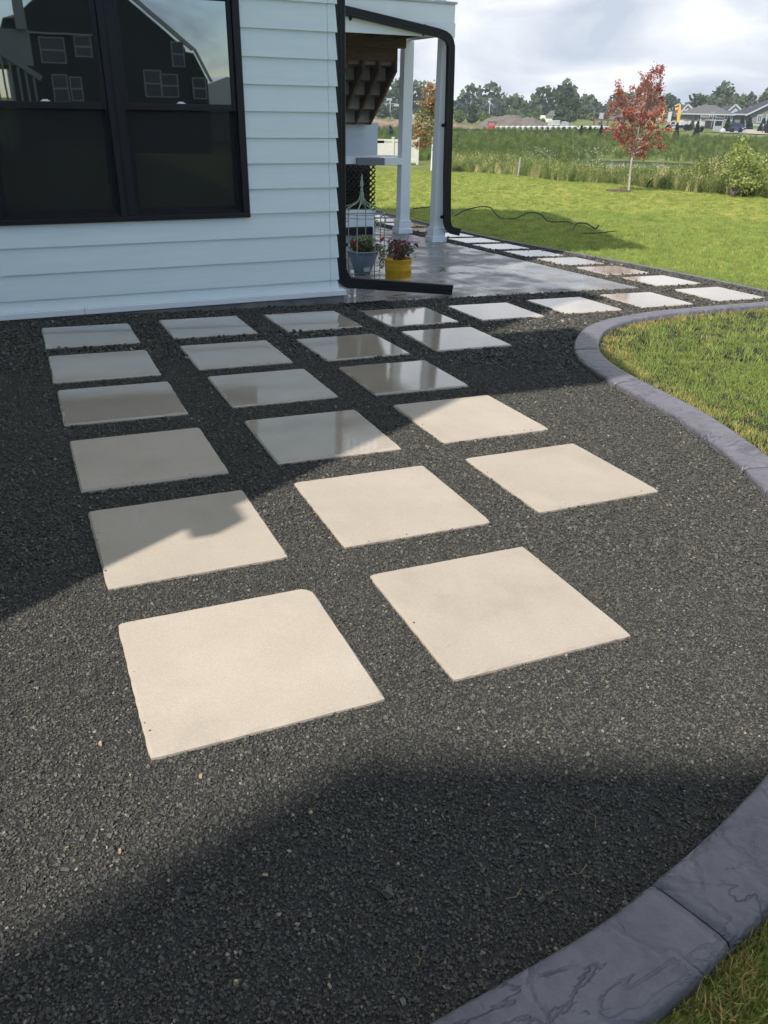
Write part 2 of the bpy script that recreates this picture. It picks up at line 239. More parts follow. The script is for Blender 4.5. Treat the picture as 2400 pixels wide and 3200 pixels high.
# lawn ground
def lawn_mat():
    m = mat('lawn_turf', (0.08, 0.12, 0.03), 0.9); t = m.node_tree; b = t.nodes['Principled BSDF']
    geo = nd(m, 'ShaderNodeNewGeometry')
    n = nd(m, 'ShaderNodeTexNoise'); n.inputs['Scale'].default_value = 0.22; n.inputs['Detail'].default_value = 6; t.links.new(geo.outputs['Position'], n.inputs['Vector'])
    mpn = nd(m, 'ShaderNodeMapping'); mpn.inputs['Rotation'].default_value = (0, 0, R_(36)); mpn.inputs['Scale'].default_value = (0.28, 2.0, 1); t.links.new(geo.outputs['Position'], mpn.inputs[0])
    n2 = nd(m, 'ShaderNodeTexNoise'); n2.inputs['Scale'].default_value = 3.0; n2.inputs['Detail'].default_value = 8; n2.inputs['Roughness'].default_value = 0.7; t.links.new(mpn.outputs[0], n2.inputs['Vector'])
    r = nd(m, 'ShaderNodeValToRGB'); r.color_ramp.elements[0].position = 0.33; r.color_ramp.elements[0].color = (0.195, 0.235, 0.050, 1); r.color_ramp.elements[1].position = 0.68; r.color_ramp.elements[1].color = (0.250, 0.275, 0.060, 1); t.links.new(n.outputs[0], r.inputs[0])
    dist = nd(m, 'ShaderNodeVectorMath', operation='DISTANCE'); dist.inputs[1].default_value = CAM; t.links.new(geo.outputs['Position'], dist.inputs[0])
    yr = nd(m, 'ShaderNodeMapRange'); yr.inputs[1].default_value = 12; yr.inputs[2].default_value = 24; yr.inputs[4].default_value = 0.75; t.links.new(dist.outputs['Value'], yr.inputs[0])
    ym = nd(m, 'ShaderNodeMix', data_type='RGBA'); ym.inputs[7].default_value = (0.285, 0.270, 0.055, 1); t.links.new(yr.outputs[0], ym.inputs[0]); t.links.new(r.outputs[0], ym.inputs[6])
    v = nd(m, 'ShaderNodeMapRange'); v.inputs[1].default_value = 0.35; v.inputs[2].default_value = 0.65; v.inputs[3].default_value = 0.75; v.inputs[4].default_value = 1.2; t.links.new(n2.outputs[0], v.inputs[0])
    sc = nd(m, 'ShaderNodeVectorMath', operation='SCALE'); t.links.new(ym.outputs[2], sc.inputs[0]); t.links.new(v.outputs[0], sc.inputs['Scale']); t.links.new(sc.outputs[0], b.inputs['Base Color'])
    bp = nd(m, 'ShaderNodeBump'); bp.inputs['Strength'].default_value = 1.0; bp.inputs['Distance'].default_value = 0.08; t.links.new(n2.outputs[0], bp.inputs['Height']); t.links.new(bp.outputs[0], b.inputs['Normal'])
    b.inputs['Specular IOR Level'].default_value = 0.15
    return m
LAWN = lawn_mat()
def meadow_mat():
    m = mat('rough_meadow', (0.06, 0.09, 0.02), 0.95); t = m.node_tree; b = t.nodes['Principled BSDF']; geo = nd(m, 'ShaderNodeNewGeometry')
    n = nd(m, 'ShaderNodeTexNoise'); n.inputs['Scale'].default_value = 0.06; n.inputs['Detail'].default_value = 10; n.inputs['Roughness'].default_value = 0.65; t.links.new(geo.outputs['Position'], n.inputs['Vector'])
    r = nd(m, 'ShaderNodeValToRGB'); r.color_ramp.elements[0].position = 0.34; r.color_ramp.elements[0].color = (0.070, 0.095, 0.030, 1); r.color_ramp.elements[1].position = 0.66; r.color_ramp.elements[1].color = (0.185, 0.185, 0.070, 1)
    e = r.color_ramp.elements.new(0.5); e.color = (0.115, 0.145, 0.045, 1); t.links.new(n.outputs[0], r.inputs[0]); 
    n2 = nd(m, 'ShaderNodeTexNoise'); n2.inputs['Scale'].default_value = 1.1; n2.inputs['Detail'].default_value = 8; t.links.new(geo.outputs['Position'], n2.inputs['Vector'])
    v = nd(m, 'ShaderNodeMapRange'); v.inputs[1].default_value = 0.35; v.inputs[2].default_value = 0.65; v.inputs[3].default_value = 0.7; v.inputs[4].default_value = 1.25; t.links.new(n2.outputs[0], v.inputs[0])
    sc = nd(m, 'ShaderNodeVectorMath', operation='SCALE'); t.links.new(r.outputs[0], sc.inputs[0]); t.links.new(v.outputs[0], sc.inputs['Scale']); t.links.new(sc.outputs[0], b.inputs['Base Color'])
    bp = nd(m, 'ShaderNodeBump'); bp.inputs['Strength'].default_value = 1.0; bp.inputs['Distance'].default_value = 0.4; t.links.new(n2.outputs[0], bp.inputs['Height']); t.links.new(bp.outputs[0], b.inputs['Normal'])
    b.inputs['Specular IOR Level'].default_value = 0.1
    return m
MEADOW = meadow_mat()
DIRT = mat('grey_brown_dirt', (0.115, 0.098, 0.082), 1, 0.25, 0.5, 1.0, 1.5, coords='Object')
DIRT_TAN = mat('tan_dirt', (0.21, 0.135, 0.10), 1, 0.25, 0.6, 1.0, 1.5, coords='Object')
ROADM = mat('pale_road', (0.30, 0.28, 0.24), 0.9, 0.2, 1)
WATER = mat('pond_water', (0.05, 0.055, 0.05), 0.06, bump=0.15, bscale=2.5)

# ------------------------------------------------------------------ object helpers
C = S.collection
def link(o): C.objects.link(o); return o
def thing(name, label, cat, loc=(0, 0, 0), rotz=0, group=None, kind=None):
    o = bpy.data.objects.new(name, None); link(o); o.location = loc; o.rotation_euler = (0, 0, rotz); o.empty_display_size = 0.1
    if label: o['label'] = label
    if cat: o['category'] = cat
    if group: o['group'] = group
    if kind: o['kind'] = kind
    return o
def tag(o, label=None, cat=None, group=None, kind=None):
    for k, v in (('label', label), ('category', cat), ('group', group), ('kind', kind)):
        if v: o[k] = v
    return o
class MB:
    def __init__(s): s.v = []; s.f = []
    def poly(s, pts): i = len(s.v); s.v += [tuple(p) for p in pts]; s.f.append(tuple(range(i, i+len(pts)))); return s
    def box(s, x0, x1, y0, y1, z0, z1):
        i = len(s.v); s.v += [(x, y, z) for z in (z0, z1) for (x, y) in ((x0, y0), (x1, y0), (x1, y1), (x0, y1))]
        s.f += [tuple(i+k for k in q) for q in ((0,3,2,1),(4,5,6,7),(0,1,5,4),(1,2,6,5),(2,3,7,6),(3,0,4,7))]; return s
    def hexa(s, p):     # eight corners: bottom loop of four, top loop of four
        i = len(s.v); s.v += [tuple(q) for q in p]
        s.f += [tuple(i+k for k in q) for q in ((0,3,2,1),(4,5,6,7),(0,1,5,4),(1,2,6,5),(2,3,7,6),(3,0,4,7))]; return s
    def prism(s, pts, vec):   # planar polygon pushed along vec
        i = len(s.v); n = len(pts); vec = Vector(vec); s.v += [tuple(p) for p in pts] + [tuple(Vector(p)+vec) for p in pts]
        s.f += [tuple(i+k for k in range(n)), tuple(i+n+k for k in reversed(range(n)))] + [(i+k, i+n+k, i+n+(k+1) % n, i+(k+1) % n) for k in range(n)]; return s
    def beam(s, a, b, w, h, up=(0, 0, 1)):
        a, b = Vector(a), Vector(b); d = (b-a).normalized(); sd = d.cross(Vector(up))
        if sd.length < 1e-4: sd = d.cross(Vector((0, 1, 0)))
        sd.normalize(); u = sd.cross(d); pts = []
        for p in (a, b): pts.append([p+sd*(w/2*i)+u*(h/2*j) for i, j in ((-1,-1),(1,-1),(1,1),(-1,1))])
        i = len(s.v); s.v += [tuple(q) for q in pts[0]+pts[1]]
        s.f += [tuple(i+k for k in q) for q in ((0,3,2,1),(4,5,6,7),(0,1,5,4),(1,2,6,5),(2,3,7,6),(3,0,4,7))]; return s
    def tube(s, pts, r, n=8, prof=None, cap=True):
        pts = [Vector(p) for p in pts]; rs = r if hasattr(r, '__len__') else [r]*len(pts); base = len(s.v); ref = None
        for k, p in enumerate(pts):
            d = (pts[min(k+1, len(pts)-1)]-pts[max(k-1, 0)]).normalized()
            if ref is None: ref = Vector((0, 0, 1)) if abs(d.z) < 0.9 else Vector((1, 0, 0))
            a = (ref - d*ref.dot(d)).normalized(); ref = a; bb = d.cross(a)
            P = prof or [(math.cos(2*math.pi*j/n), math.sin(2*math.pi*j/n)) for j in range(n)]
            for (c, q) in P: s.v.append(tuple(p + a*(c*rs[k]) + bb*(q*rs[k])))
        m = len(prof) if prof else n
        for k in range(len(pts)-1):
            for j in range(m): i0 = base+k*m+j; i1 = base+k*m+(j+1) % m; s.f.append((i0, i1, i1+m, i0+m))
        if cap: s.f.append(tuple(base+j for j in reversed(range(m)))); s.f.append(tuple(base+(len(pts)-1)*m+j for j in range(m)))
        return s
    def lathe(s, prof, c=(0, 0, 0), n=24):
        base = len(s.v)
        for (r, z) in prof:
            for j in range(n): s.v.append((c[0]+r*math.cos(2*math.pi*j/n), c[1]+r*math.sin(2*math.pi*j/n), c[2]+z))
        for k in range(len(prof)-1):
            for j in range(n): i0 = base+k*n+j; i1 = base+k*n+(j+1) % n; s.f.append((i0, i1, i1+n, i0+n))
        return s
    def build(s, name, m, parent=None, smooth=False, bevel=0, **tg):
        me = bpy.data.meshes.new(name); vv = s.v
        if parent is not None:
            bpy_m = world_of(parent).inverted(); vv = [tuple(bpy_m @ Vector(p)) for p in s.v]
        me.from_pydata(vv, [], s.f); me.materials.append(m)
        bm = bmesh.new(); bm.from_mesh(me); bmesh.ops.recalc_face_normals(bm, faces=bm.faces)
        if bevel: bmesh.ops.bevel(bm, geom=[e for e in bm.edges if e.is_manifold and e.calc_face_angle(0) > 0.5], offset=bevel, segments=1, affect='EDGES')
        bm.to_mesh(me); bm.free()
        if smooth:
            for p in me.polygons: p.use_smooth = True
        o = bpy.data.objects.new(name, me); link(o)
        if parent is not None: o.parent = parent
        tag(o, **tg); return o
def world_of(o):
    m = Matrix.Translation(o.location) @ o.rotation_euler.to_matrix().to_4x4()
    return world_of(o.parent) @ m if o.parent else m
def np_mesh(name, V, F, m, parent=None, mats=None, fmat=None, **tg):     # V (n,3), F (k,3 or 4)
    me = bpy.data.meshes.new(name); V = np.asarray(V, np.float32); F = np.asarray(F, np.int32); k = F.shape[1]
    if parent is not None: M = np.array(world_of(parent).inverted()); V = (V @ M[:3, :3].T + M[:3, 3]).astype(np.float32)
    me.vertices.add(len(V)); me.vertices.foreach_set('co', V.ravel()); me.loops.add(F.size); me.loops.foreach_set('vertex_index', F.ravel())
    me.polygons.add(len(F)); me.polygons.foreach_set('loop_start', np.arange(0, F.size, k, dtype=np.int32))
    for q in (mats or [m]): me.materials.append(q)
    if fmat is not None: me.polygons.foreach_set('material_index', np.asarray(fmat, np.int32))
    me.update(calc_edges=True); me.validate()
    o = bpy.data.objects.new(name, me); link(o)
    if parent is not None: o.parent = parent
    tag(o, **tg); return o
def copy_tree(o, parent=None):
    c = o.copy(); C.objects.link(c); c.parent = parent
    for ch in list(o.children): copy_tree(ch, c)
    return c

# scatter instances of small meshes on points (geometry nodes); the result is one 'stuff' object
def src(name, V, F, m):
    me = bpy.data.meshes.new(name); me.from_pydata([tuple(v) for v in V], [], [tuple(f) for f in F]); me.materials.append(m)
    return bpy.data.objects.new(name, me)
SRC_KEEP = bpy.data.collections.new('scatter_sources')
def scatter(name, P, R, Sc, variants, **tg):
    P = np.asarray(P, np.float32); n = len(P); me = bpy.data.meshes.new(name); me.vertices.add(n); me.vertices.foreach_set('co', P.ravel())
    a = me.attributes.new('rot', 'FLOAT_VECTOR', 'POINT'); a.data.foreach_set('vector', np.asarray(R, np.float32).ravel())
    Sc = np.asarray(Sc, np.float32); Sc = np.repeat(Sc[:, None], 3, 1) if Sc.ndim == 1 else Sc
    a = me.attributes.new('scl', 'FLOAT_VECTOR', 'POINT'); a.data.foreach_set('vector', Sc.ravel())
    a = me.attributes.new('vid', 'INT', 'POINT'); a.data.foreach_set('value', rng.integers(0, len(variants), n).astype(np.int32))
    o = bpy.data.objects.new(name, me); link(o); ng = bpy.data.node_groups.new(name+'_nodes', 'GeometryNodeTree')
    ng.interface.new_socket('Geometry', in_out='INPUT', socket_type='NodeSocketGeometry'); ng.interface.new_socket('Geometry', in_out='OUTPUT', socket_type='NodeSocketGeometry')
    gi = ng.nodes.new('NodeGroupInput'); go = ng.nodes.new('NodeGroupOutput'); jn = ng.nodes.new('GeometryNodeJoinGeometry')
    def na(nm, ty): q = ng.nodes.new('GeometryNodeInputNamedAttribute'); q.data_type = ty; q.inputs[0].default_value = nm; return q
    ra, sa, va = na('rot', 'FLOAT_VECTOR'), na('scl', 'FLOAT_VECTOR'), na('vid', 'INT')
    m2p = ng.nodes.new('GeometryNodeMeshToPoints'); ng.links.new(gi.outputs[0], m2p.inputs[0])
    for k, vo in enumerate(variants):
        cmp = ng.nodes.new('FunctionNodeCompare'); cmp.data_type = 'INT'; cmp.operation = 'EQUAL'; cmp.inputs[3].default_value = k; ng.links.new(va.outputs[0], cmp.inputs[2])
        ob = ng.nodes.new('GeometryNodeObjectInfo'); ob.inputs['Object'].default_value = vo
        ip = ng.nodes.new('GeometryNodeInstanceOnPoints'); ng.links.new(m2p.outputs[0], ip.inputs['Points']); ng.links.new(cmp.outputs[0], ip.inputs['Selection'])
        ng.links.new(ob.outputs['Geometry'], ip.inputs['Instance']); ng.links.new(ra.outputs[0], ip.inputs['Rotation']); ng.links.new(sa.outputs[0], ip.inputs['Scale'])
        ng.links.new(ip.outputs[0], jn.inputs[0])
    ng.links.new(jn.outputs[0], go.inputs[0]); md = o.modifiers.new('scatter', 'NODES'); md.node_group = ng
    tag(o, kind='stuff', **tg); return o
def in_poly(x, y, poly):
    r = np.zeros(len(x), bool); n = len(poly)
    for i in range(n):
        x0, y0 = poly[i]; x1, y1 = poly[(i+1) % n]
        if y0 == y1: continue
        c = ((y0 > y) != (y1 > y)) & (x < (x1-x0)*(y-y0)/(y1-y0)+x0); r ^= c
    return r
def in_view(P, mx=0.12, my=0.10):
    q = P-np.array(CAM); u = q@np.array(r2); v = q@np.array(d2); w = q@np.array(fwd)
    hx, hy = 829.5/FPX, 1106/FPX
    return (w > 0.1) & (np.abs(u/np.maximum(w, .1)) < hx+mx) & (np.abs(v/np.maximum(w, .1)) < hy+my)

# ------------------------------------------------------------------ ground sheets
def polar_sheet(name, m, azs, rs_of, dz, **tg):
    V = []; n = None
    for a in azs:
        rs = rs_of(a); n = len(rs); x = CAM.x+rs*np.sin(R_(a)); y = CAM.y+rs*np.cos(R_(a)); V.append(np.stack([x, y, terr(x, y)+dz], 1))
    V = np.concatenate(V); A = len(azs); F = [(i*n+j, i*n+j+1, (i+1)*n+j+1, (i+1)*n+j) for i in range(A-1) for j in range(n-1)]
    o = np_mesh(name, V, F, m, **tg)
    for p in o.data.polygons: p.use_smooth = True
    o.data.flip_normals() if o.data.polygons[0].normal.z < 0 else None
    return o
azf = np.concatenate([np.arange(-180, 0, 6), np.arange(0, 72, 0.75), np.arange(72, 181, 6)])
Rg = np.concatenate([[0.01], np.arange(0.75, 18, 0.75), 18*1.035**np.arange(0, 150)]); Rg = Rg[Rg < 3200]
polar_sheet('ground', MEADOW, azf, lambda a: Rg, -0.045, kind='structure')
def lawn_R(a): return float(np.interp(a, [-180, 10, 23, 27.7, 33, 35.5, 38.2, 41, 43.9, 48.2, 60, 90, 180], [30, 40, 39.9, 40.4, 37.5, 34, 31.5, 29.2, 28, 26.9, 26, 30, 30]))
lf = np.linspace(0, 1, 70)**1.6
polar_sheet('lawn', LAWN, azf, lambda a: 0.01+lf*lawn_R(a), -0.018, kind='structure')
# pond
W0 = [polar(a, D, -2.3) for a, D in ((31, 43), (36, 41), (45, 41), (62, 43), (62, 78), (45, 76), (36, 76), (31, 74))]
MB().poly(W0).build('pond', WATER, kind='structure')

# ------------------------------------------------------------------ hardscape outlines
KIN = [(-1.2,-0.86),(-0.6,-0.87),(0.0,-0.85),(0.351,-0.822),(0.498,-0.808),(0.721,-0.784),(0.856,-0.751),(1.02,-0.713),(1.215,-0.653),(1.351,-0.607),(1.62,-0.48),(1.92,-0.30),(2.2,-0.07),(2.45,0.22),(2.676,0.605),(2.80,0.86),(2.894,1.083),(2.985,1.36),(3.054,1.614),(3.10,1.947),(3.132,2.185),(3.19,2.489),(3.28,2.759),(3.397,2.983),(3.617,3.273),(3.93,3.58),(4.2,3.74),(4.458,3.84),(4.901,3.953),(5.479,4.004),(6.0,4.02),(6.435,4.041),(6.9,4.06),(7.4,4.08)]
def resample(pts, step):
    P = np.array(pts, float)
    for _ in range(2):   # corner cutting
        Q = [P[0]]
        for a, b_ in zip(P, P[1:]): Q += [a*.75+b_*.25, a*.25+b_*.75]
        P = np.array(Q+[P[-1]])
    d = np.r_[0, np.cumsum(np.hypot(*np.diff(P, axis=0).T))]; s = np.arange(0, d[-1], step)
    return np.stack([np.interp(s, d, P[:, 0]), np.interp(s, d, P[:, 1])], 1), s
KC, KS = resample(KIN, 0.03)
tg_ = np.gradient(KC, axis=0); tg_ /= np.hypot(*tg_.T)[:, None]; KN = np.stack([tg_[:, 1], -tg_[:, 0]], 1)   # to the lawn side
KW = 0.175
kprof = [(0, -0.05), (0.0, 0.016), (0.004, 0.026), (0.012, 0.032), (0.035, 0.036), (0.09, 0.041), (0.150, 0.045), (0.168, 0.042), (0.175, 0.032), (0.175, -0.05)]
EDGE = [(6.93, 3.9), (6.91, 4.47), (6.93, 6.49), (6.76, 8.77), (6.80, 11.06), (6.95, 13.9), (7.1, 17.5)]
joints_at = [(0.858,-0.751),(1.95,-0.28),(2.82,0.87),(3.10,2.2),(3.41,2.98),(4.0,3.60),(4.6,3.87),(5.41,3.99),(6.19,4.03)]
js = sorted(int(np.argmin(np.hypot(*(KC-np.array(j)).T))) for j in joints_at); js = [0]+js+[len(KC)-1]
kerb = thing('kerb', 'low curved stamped grey kerb between the black gravel and the lawn', 'kerb', kind='structure')
for a, b_ in zip(js, js[1:]):
    V = []; F = []; np_ = len(kprof); idx = list(range(a, b_+1)); sa = KS[a]+0.0018; sb = KS[b_]-0.0018
    ss = [min(max(KS[i], sa), sb) for i in idx]
    for s_ in ss:
        cx = np.interp(s_, KS, KC[:, 0]); cy = np.interp(s_, KS, KC[:, 1]); nx = np.interp(s_, KS, KN[:, 0]); ny = np.interp(s_, KS, KN[:, 1]); z0 = tz(cx, cy)
        rnd = 0.004*min(1, max(0, 1-min(s_-sa, sb-s_)/0.01))
        for (o_, h) in kprof: V.append((cx+nx*o_, cy+ny*o_, z0+h-rnd))
    for i in range(len(ss)-1):
        for j in range(np_-1): q = i*np_+j; F.append((q, q+1, q+np_+1, q+np_))
    m_ = MB(); m_.v = V; m_.f = F+[tuple(range(np_)), tuple(reversed([(len(ss)-1)*np_+j for j in range(np_)]))]
    o = m_.build('kerb_section', KERB, kerb, smooth=True)
    for p_ in o.data.polygons: p_.use_smooth = len(p_.vertices) == 4
# the joint bottoms
MB().tube([(x, y, tz(x, y)-0.03) for x, y in KC[::3]+KN[::3]*KW/2], 0.045, 6).build('joint_filler', SOIL, kerb)

# gravel bed
GP = [(-5, -3.6), (-1.2, -3.2), (-1.2, -0.86)]
GPOLY = [(-6, -0.86)] + [tuple(p) for p in KC] + [(6.93, 4.2)] + EDGE[1:] + [(5.85, 17.5), (5.78, 5.11), (2.5, 5.11), (2.5, 5.2), (-6, 5.2)]
def poly_sheet(name, poly, m, dz, step, **tg):
    P = np.array(poly); x0, y0 = P.min(0); x1, y1 = P.max(0); bm = bmesh.new()
    vs = [bm.verts.new((x, y, 0)) for x, y in poly]; f = bm.faces.new(vs)
    bmesh.ops.triangulate(bm, faces=[f])
    for ax, a0, a1 in ((0, x0, x1), (1, y0, y1)):
        for c in np.arange(a0+step, a1, step):
            co = [0, 0, 0]; no = [0, 0, 0]; co[ax] = c; no[ax] = 1
            bmesh.ops.bisect_plane(bm, geom=bm.verts[:]+bm.edges[:]+bm.faces[:], plane_co=co, plane_no=no)
    for v in bm.verts: v.co.z = tz(v.co.x, v.co.y)+dz
    me = bpy.data.meshes.new(name); bm.to_mesh(me); bm.free(); me.materials.append(m)
    o = bpy.data.objects.new(name, me); link(o)
    if me.polygons[0].normal.z < 0: me.flip_normals()
    return tag(o, **tg)
poly_sheet('gravel_bed', GPOLY, GBED, 0.0, 0.5, kind='structure')
# thin edging along the path
ed = MB()
ER, _ = resample(EDGE, 0.2)
for side in (0, 1): pass
ed.tube([(x, y, tz(x, y)+0.012) for x, y in ER], 0.02, 6)
ed.build('path_edging', KERB, kind='structure')

# ------------------------------------------------------------------ stepping pavers
PV = [(0,0,.309,.302),(1,0,1.130,.301),(0,1,.307,1.141),(1,1,1.134,1.135),(2,1,1.973,1.141),(0,2,.302,1.961),(1,2,1.143,1.980),(2,2,1.981,1.979),(0,3,.302,2.813),(1,3,1.150,2.837),(2,3,1.975,2.798),
      (0,4,.299,3.595),(1,4,1.139,3.629),(2,4,1.962,3.596),(3,4,2.785,3.604),(0,5,.302,4.432),(1,5,1.144,4.479),(2,5,1.973,4.462),(3,5,2.79,4.405),(4,5,3.61,4.402),(5,5,4.471,4.459),(6,5,5.345,4.503)]
PATHP = [(7,5,6.317,4.565),(7,6,6.335,5.42),(7,7,6.32,6.23),(7,8,6.315,7.05),(7,9,6.29,7.84),(7,10,6.27,8.65),(7,11,6.32,9.49),(7,12,6.34,10.3),(7,13,6.35,11.15),(7,14,6.35,12.0),(7,15,6.37,12.85),(7,16,6.40,13.7),(7,17,6.44,14.6)]
def paver_mesh(name, seed, size, m):
    rr = random.Random(seed); bm = bmesh.new(); h = size/2; n = 22; ch = 0.007; top = []; mid = []; low = []
    per = []
    for k in range(4):
        for i in range(n):
            t_ = -1+2*i/n; per.append([(t_, -1), (1, t_), (-t_, 1), (-1, -t_)][k])
    for (u, v_) in per:
        j = rr.uniform(-.0012, .0012); cut = 1.0
        if abs(u) > .985 and abs(v_) > .985: cut = 0.993
        if seed == 100 and u > .90 and v_ > .90: cut = 1-.035*(min(u, v_)-.90)/.1-rr.uniform(0, .006)
        x, y = u*h*cut, v_*h*cut
        mid.append(bm.verts.new((x*(1+j/h), y*(1+j/h), 0.006))); top.append(bm.verts.new((x*(1-ch/h)+rr.uniform(-.0008, .0008), y*(1-ch/h)+rr.uniform(-.0008, .0008), 0.014))); low.append(bm.verts.new((x, y, -0.035)))
    N_ = len(per)
    for i in range(N_):
        k = (i+1) % N_; bm.faces.new((low[i], low[k], mid[k], mid[i])); bm.faces.new((mid[i], mid[k], top[k], top[i]))
    bm.faces.new(top); me = bpy.data.meshes.new(name); bm.to_mesh(me); bm.free(); me.materials.append(m); return me
pl = {(0,0): 'large dry tan square paver nearest the camera, at the front left of the gravel', (1,0): 'dry tan square paver at the front right, second nearest, beside the bottom kerb',
 (0,1): 'tan square paver crossed by the notched shadow edge', (1,1): 'sunlit dry tan paver in the middle of the second row', (2,1): 'sunlit dry paver at the right end of the second row',
 (0,2): 'damp shaded paver at the left end of the third row', (1,2): 'wet paver mirroring the deck railing balusters', (2,2): 'sunlit glossy paver with a shaded corner, right end of the third row',
 (0,3): 'shaded grey-looking paver at the left end of the fourth row', (1,3): 'wet shaded paver in the middle of the fourth row', (2,3): 'wet paver with bright sky glare at the right end of the fourth row',
 (0,4): 'shaded wet paver at the left end of the second row from the wall', (1,4): 'shaded wet paver second from the left in the second row from the wall', (2,4): 'wet paver third from the left in the second row from the wall', (3,4): 'wet paver reflecting a white post, right end of the second row from the wall',
 (0,5): 'leftmost wet paver in the row along the house wall', (1,5): 'second paver from the left in the row along the house wall', (2,5): 'third paver from the left along the wall, near the wall corner', (3,5): 'wet brownish paver beside the black drain grate',
 (4,5): 'pale paver in front of the patio edge, below the spout end', (5,5): 'pale paver in front of the middle of the patio edge', (6,5): 'paver in front of the right corner of the patio'}
ordn = ['nearest', 'second', 'third', 'fourth', 'fifth', 'sixth', 'seventh', 'eighth', 'ninth', 'tenth', 'eleventh', 'twelfth', 'thirteenth']
PAVBOX = []
for q, (i, j, x, y) in enumerate(PV+PATHP):
    path = (i == 7)
    size = 0.612 if not path else (0.60 if y > 5 else 0.625)
    wet = (j >= 2) and (i, j) not in ((2,2), (0,2))
    o = bpy.data.objects.new('stepping_paver', paver_mesh('paver', 100+q, size, PAVER_WET if wet else PAVER_DRY)); link(o)
    rz = R_(random.uniform(-.9, .9)); o.location = (x, y, tz(x, y)+0.002); sx = -0.0236; sy = -0.0208 - (0.015 if y > 4.8 else 0)
    o.rotation_euler = (sy, -sx, rz)
    lab = pl.get((i, j)) or ('%s paver on the path along the patio, counted from the camera%s' % (ordn[j-5], ', beside the deck posts' if j in (11, 12, 13) else ''))
    tag(o, lab, 'paver', 'square stepping pavers set in the gravel'); PAVBOX.append((x, y, size/2))

# ------------------------------------------------------------------ gravel chips
def chip(seed):
    rr = random.Random(seed); V = []
    sx, sy, sz = rr.uniform(.8, 1.2), rr.uniform(.55, .85), rr.uniform(.35, .6)
    for x, y, z in [(-1,-1,-1),(1,-1,-1),(1,1,-1),(-1,1,-1),(-1,-1,1),(1,-1,1),(1,1,1),(-1,1,1)]:
        V.append((x*sx*rr.uniform(.35, 1), y*sy*rr.uniform(.35, 1), z*sz*rr.uniform(.5, 1)))
    F = [(0,3,2),(0,2,1),(4,5,6),(4,6,7),(0,1,5),(0,5,4),(1,2,6),(1,6,5),(2,3,7),(2,7,6),(3,0,4),(3,4,7)]
    return src('gravel_chip', V, F, CHIP)
chips = [chip(s) for s in range(6)]
def gravel(n_per_m2, dmin, dmax, size):
    area = (dmax+1)*(dmax+1)*1.2; x0, x1 = -3.2, 7.3; y0, y1 = -1.4, min(16, dmax+1)
    n = int((x1-x0)*(y1-y0)*n_per_m2); x = rng.uniform(x0, x1, n); y = rng.uniform(y0, y1, n)
    D = np.hypot(x-CAM.x, y-CAM.y); k = (D >= dmin) & (D < dmax) & (x > -3.2); x, y = x[k], y[k]
    k = in_poly(x, y, GPOLY); x, y = x[k], y[k]; z = terr(x, y); P = np.stack([x, y, z], 1); k = in_view(P); P = P[k]
    keep = np.ones(len(P), bool)
    for px, py, h in PAVBOX: keep &= ~((np.abs(P[:, 0]-px) < h-0.002) & (np.abs(P[:, 1]-py) < h-0.002))
    P = P[keep]; n = len(P); s = size*np.exp(rng.normal(0, 0.28, n)); P[:, 2] += rng.uniform(-0.2, 0.8, n)*s
    return P, np.stack([rng.uniform(-.9, .9, n), rng.uniform(-.9, .9, n), rng.uniform(0, 6.28, n)], 1), s
A_ = [gravel(33000, 0, 2.6, 0.0032), gravel(17000, 2.6, 5.2, 0.0044), gravel(4200, 5.2, 9, 0.0085), gravel(2200, 9, 15, 0.011)]
GPt, GR, GS = (np.concatenate(q) for q in zip(*A_))
# a few chips kicked on to the pavers' rims and the patio edge
kx = []; 
for px, py, h in PAVBOX[:20]:
    for _ in range(6):
        t_ = random.uniform(-1, 1)*h; s_ = random.choice(((t_, -h+random.uniform(0, .02)), (t_, h-random.uniform(0, .02)), (-h+random.uniform(0, .02), t_)))
        kx.append((px+s_[0], py+s_[1], tz(px+s_[0], py+s_[1])+0.018))
for _ in range(160):
    x = random.uniform(3.6, 5.6); y = 5.12+abs(random.gauss(0, .05)); kx.append((x, y, tz(x, y)+0.012))
kx = np.array(kx); n = len(kx)
GPt = np.concatenate([GPt, kx]); GR = np.concatenate([GR, rng.uniform(0, 6.28, (n, 3))]); GS = np.concatenate([GS, rng.uniform(.0014, .0032, n)])
scatter('gravel', GPt, GR, GS, chips, label='crushed black stone chips filling the bed between pavers', cat='gravel')
print('gravel chips', len(GPt))
TANSTONE = mat('tan_pebble', (0.34, 0.25, 0.15), 0.7)
ts = chip(99); ts.data.materials[0] = TANSTONE
tp = []
for x, y in [(.16,-.42),(-.02,-.36),(-.12,-.28),(-.1,-.25),(.05,-.62),(.2,-.69),(.42,-.5),(.68,-.43),(.3,-.3),(.52,-.38),(-.2,-.2),(.9,-.3),(.1,-.1),(1.0,.2),(-.1,.1)]: tp.append((x, y, tz(x, y)+.006))
scatter('pale_pebbles', tp, rng.uniform(0, 6, (len(tp), 3)), rng.uniform(.005, .009, len(tp)), [ts], label='a few stray tan pebbles lying on the black gravel', cat='pebbles')

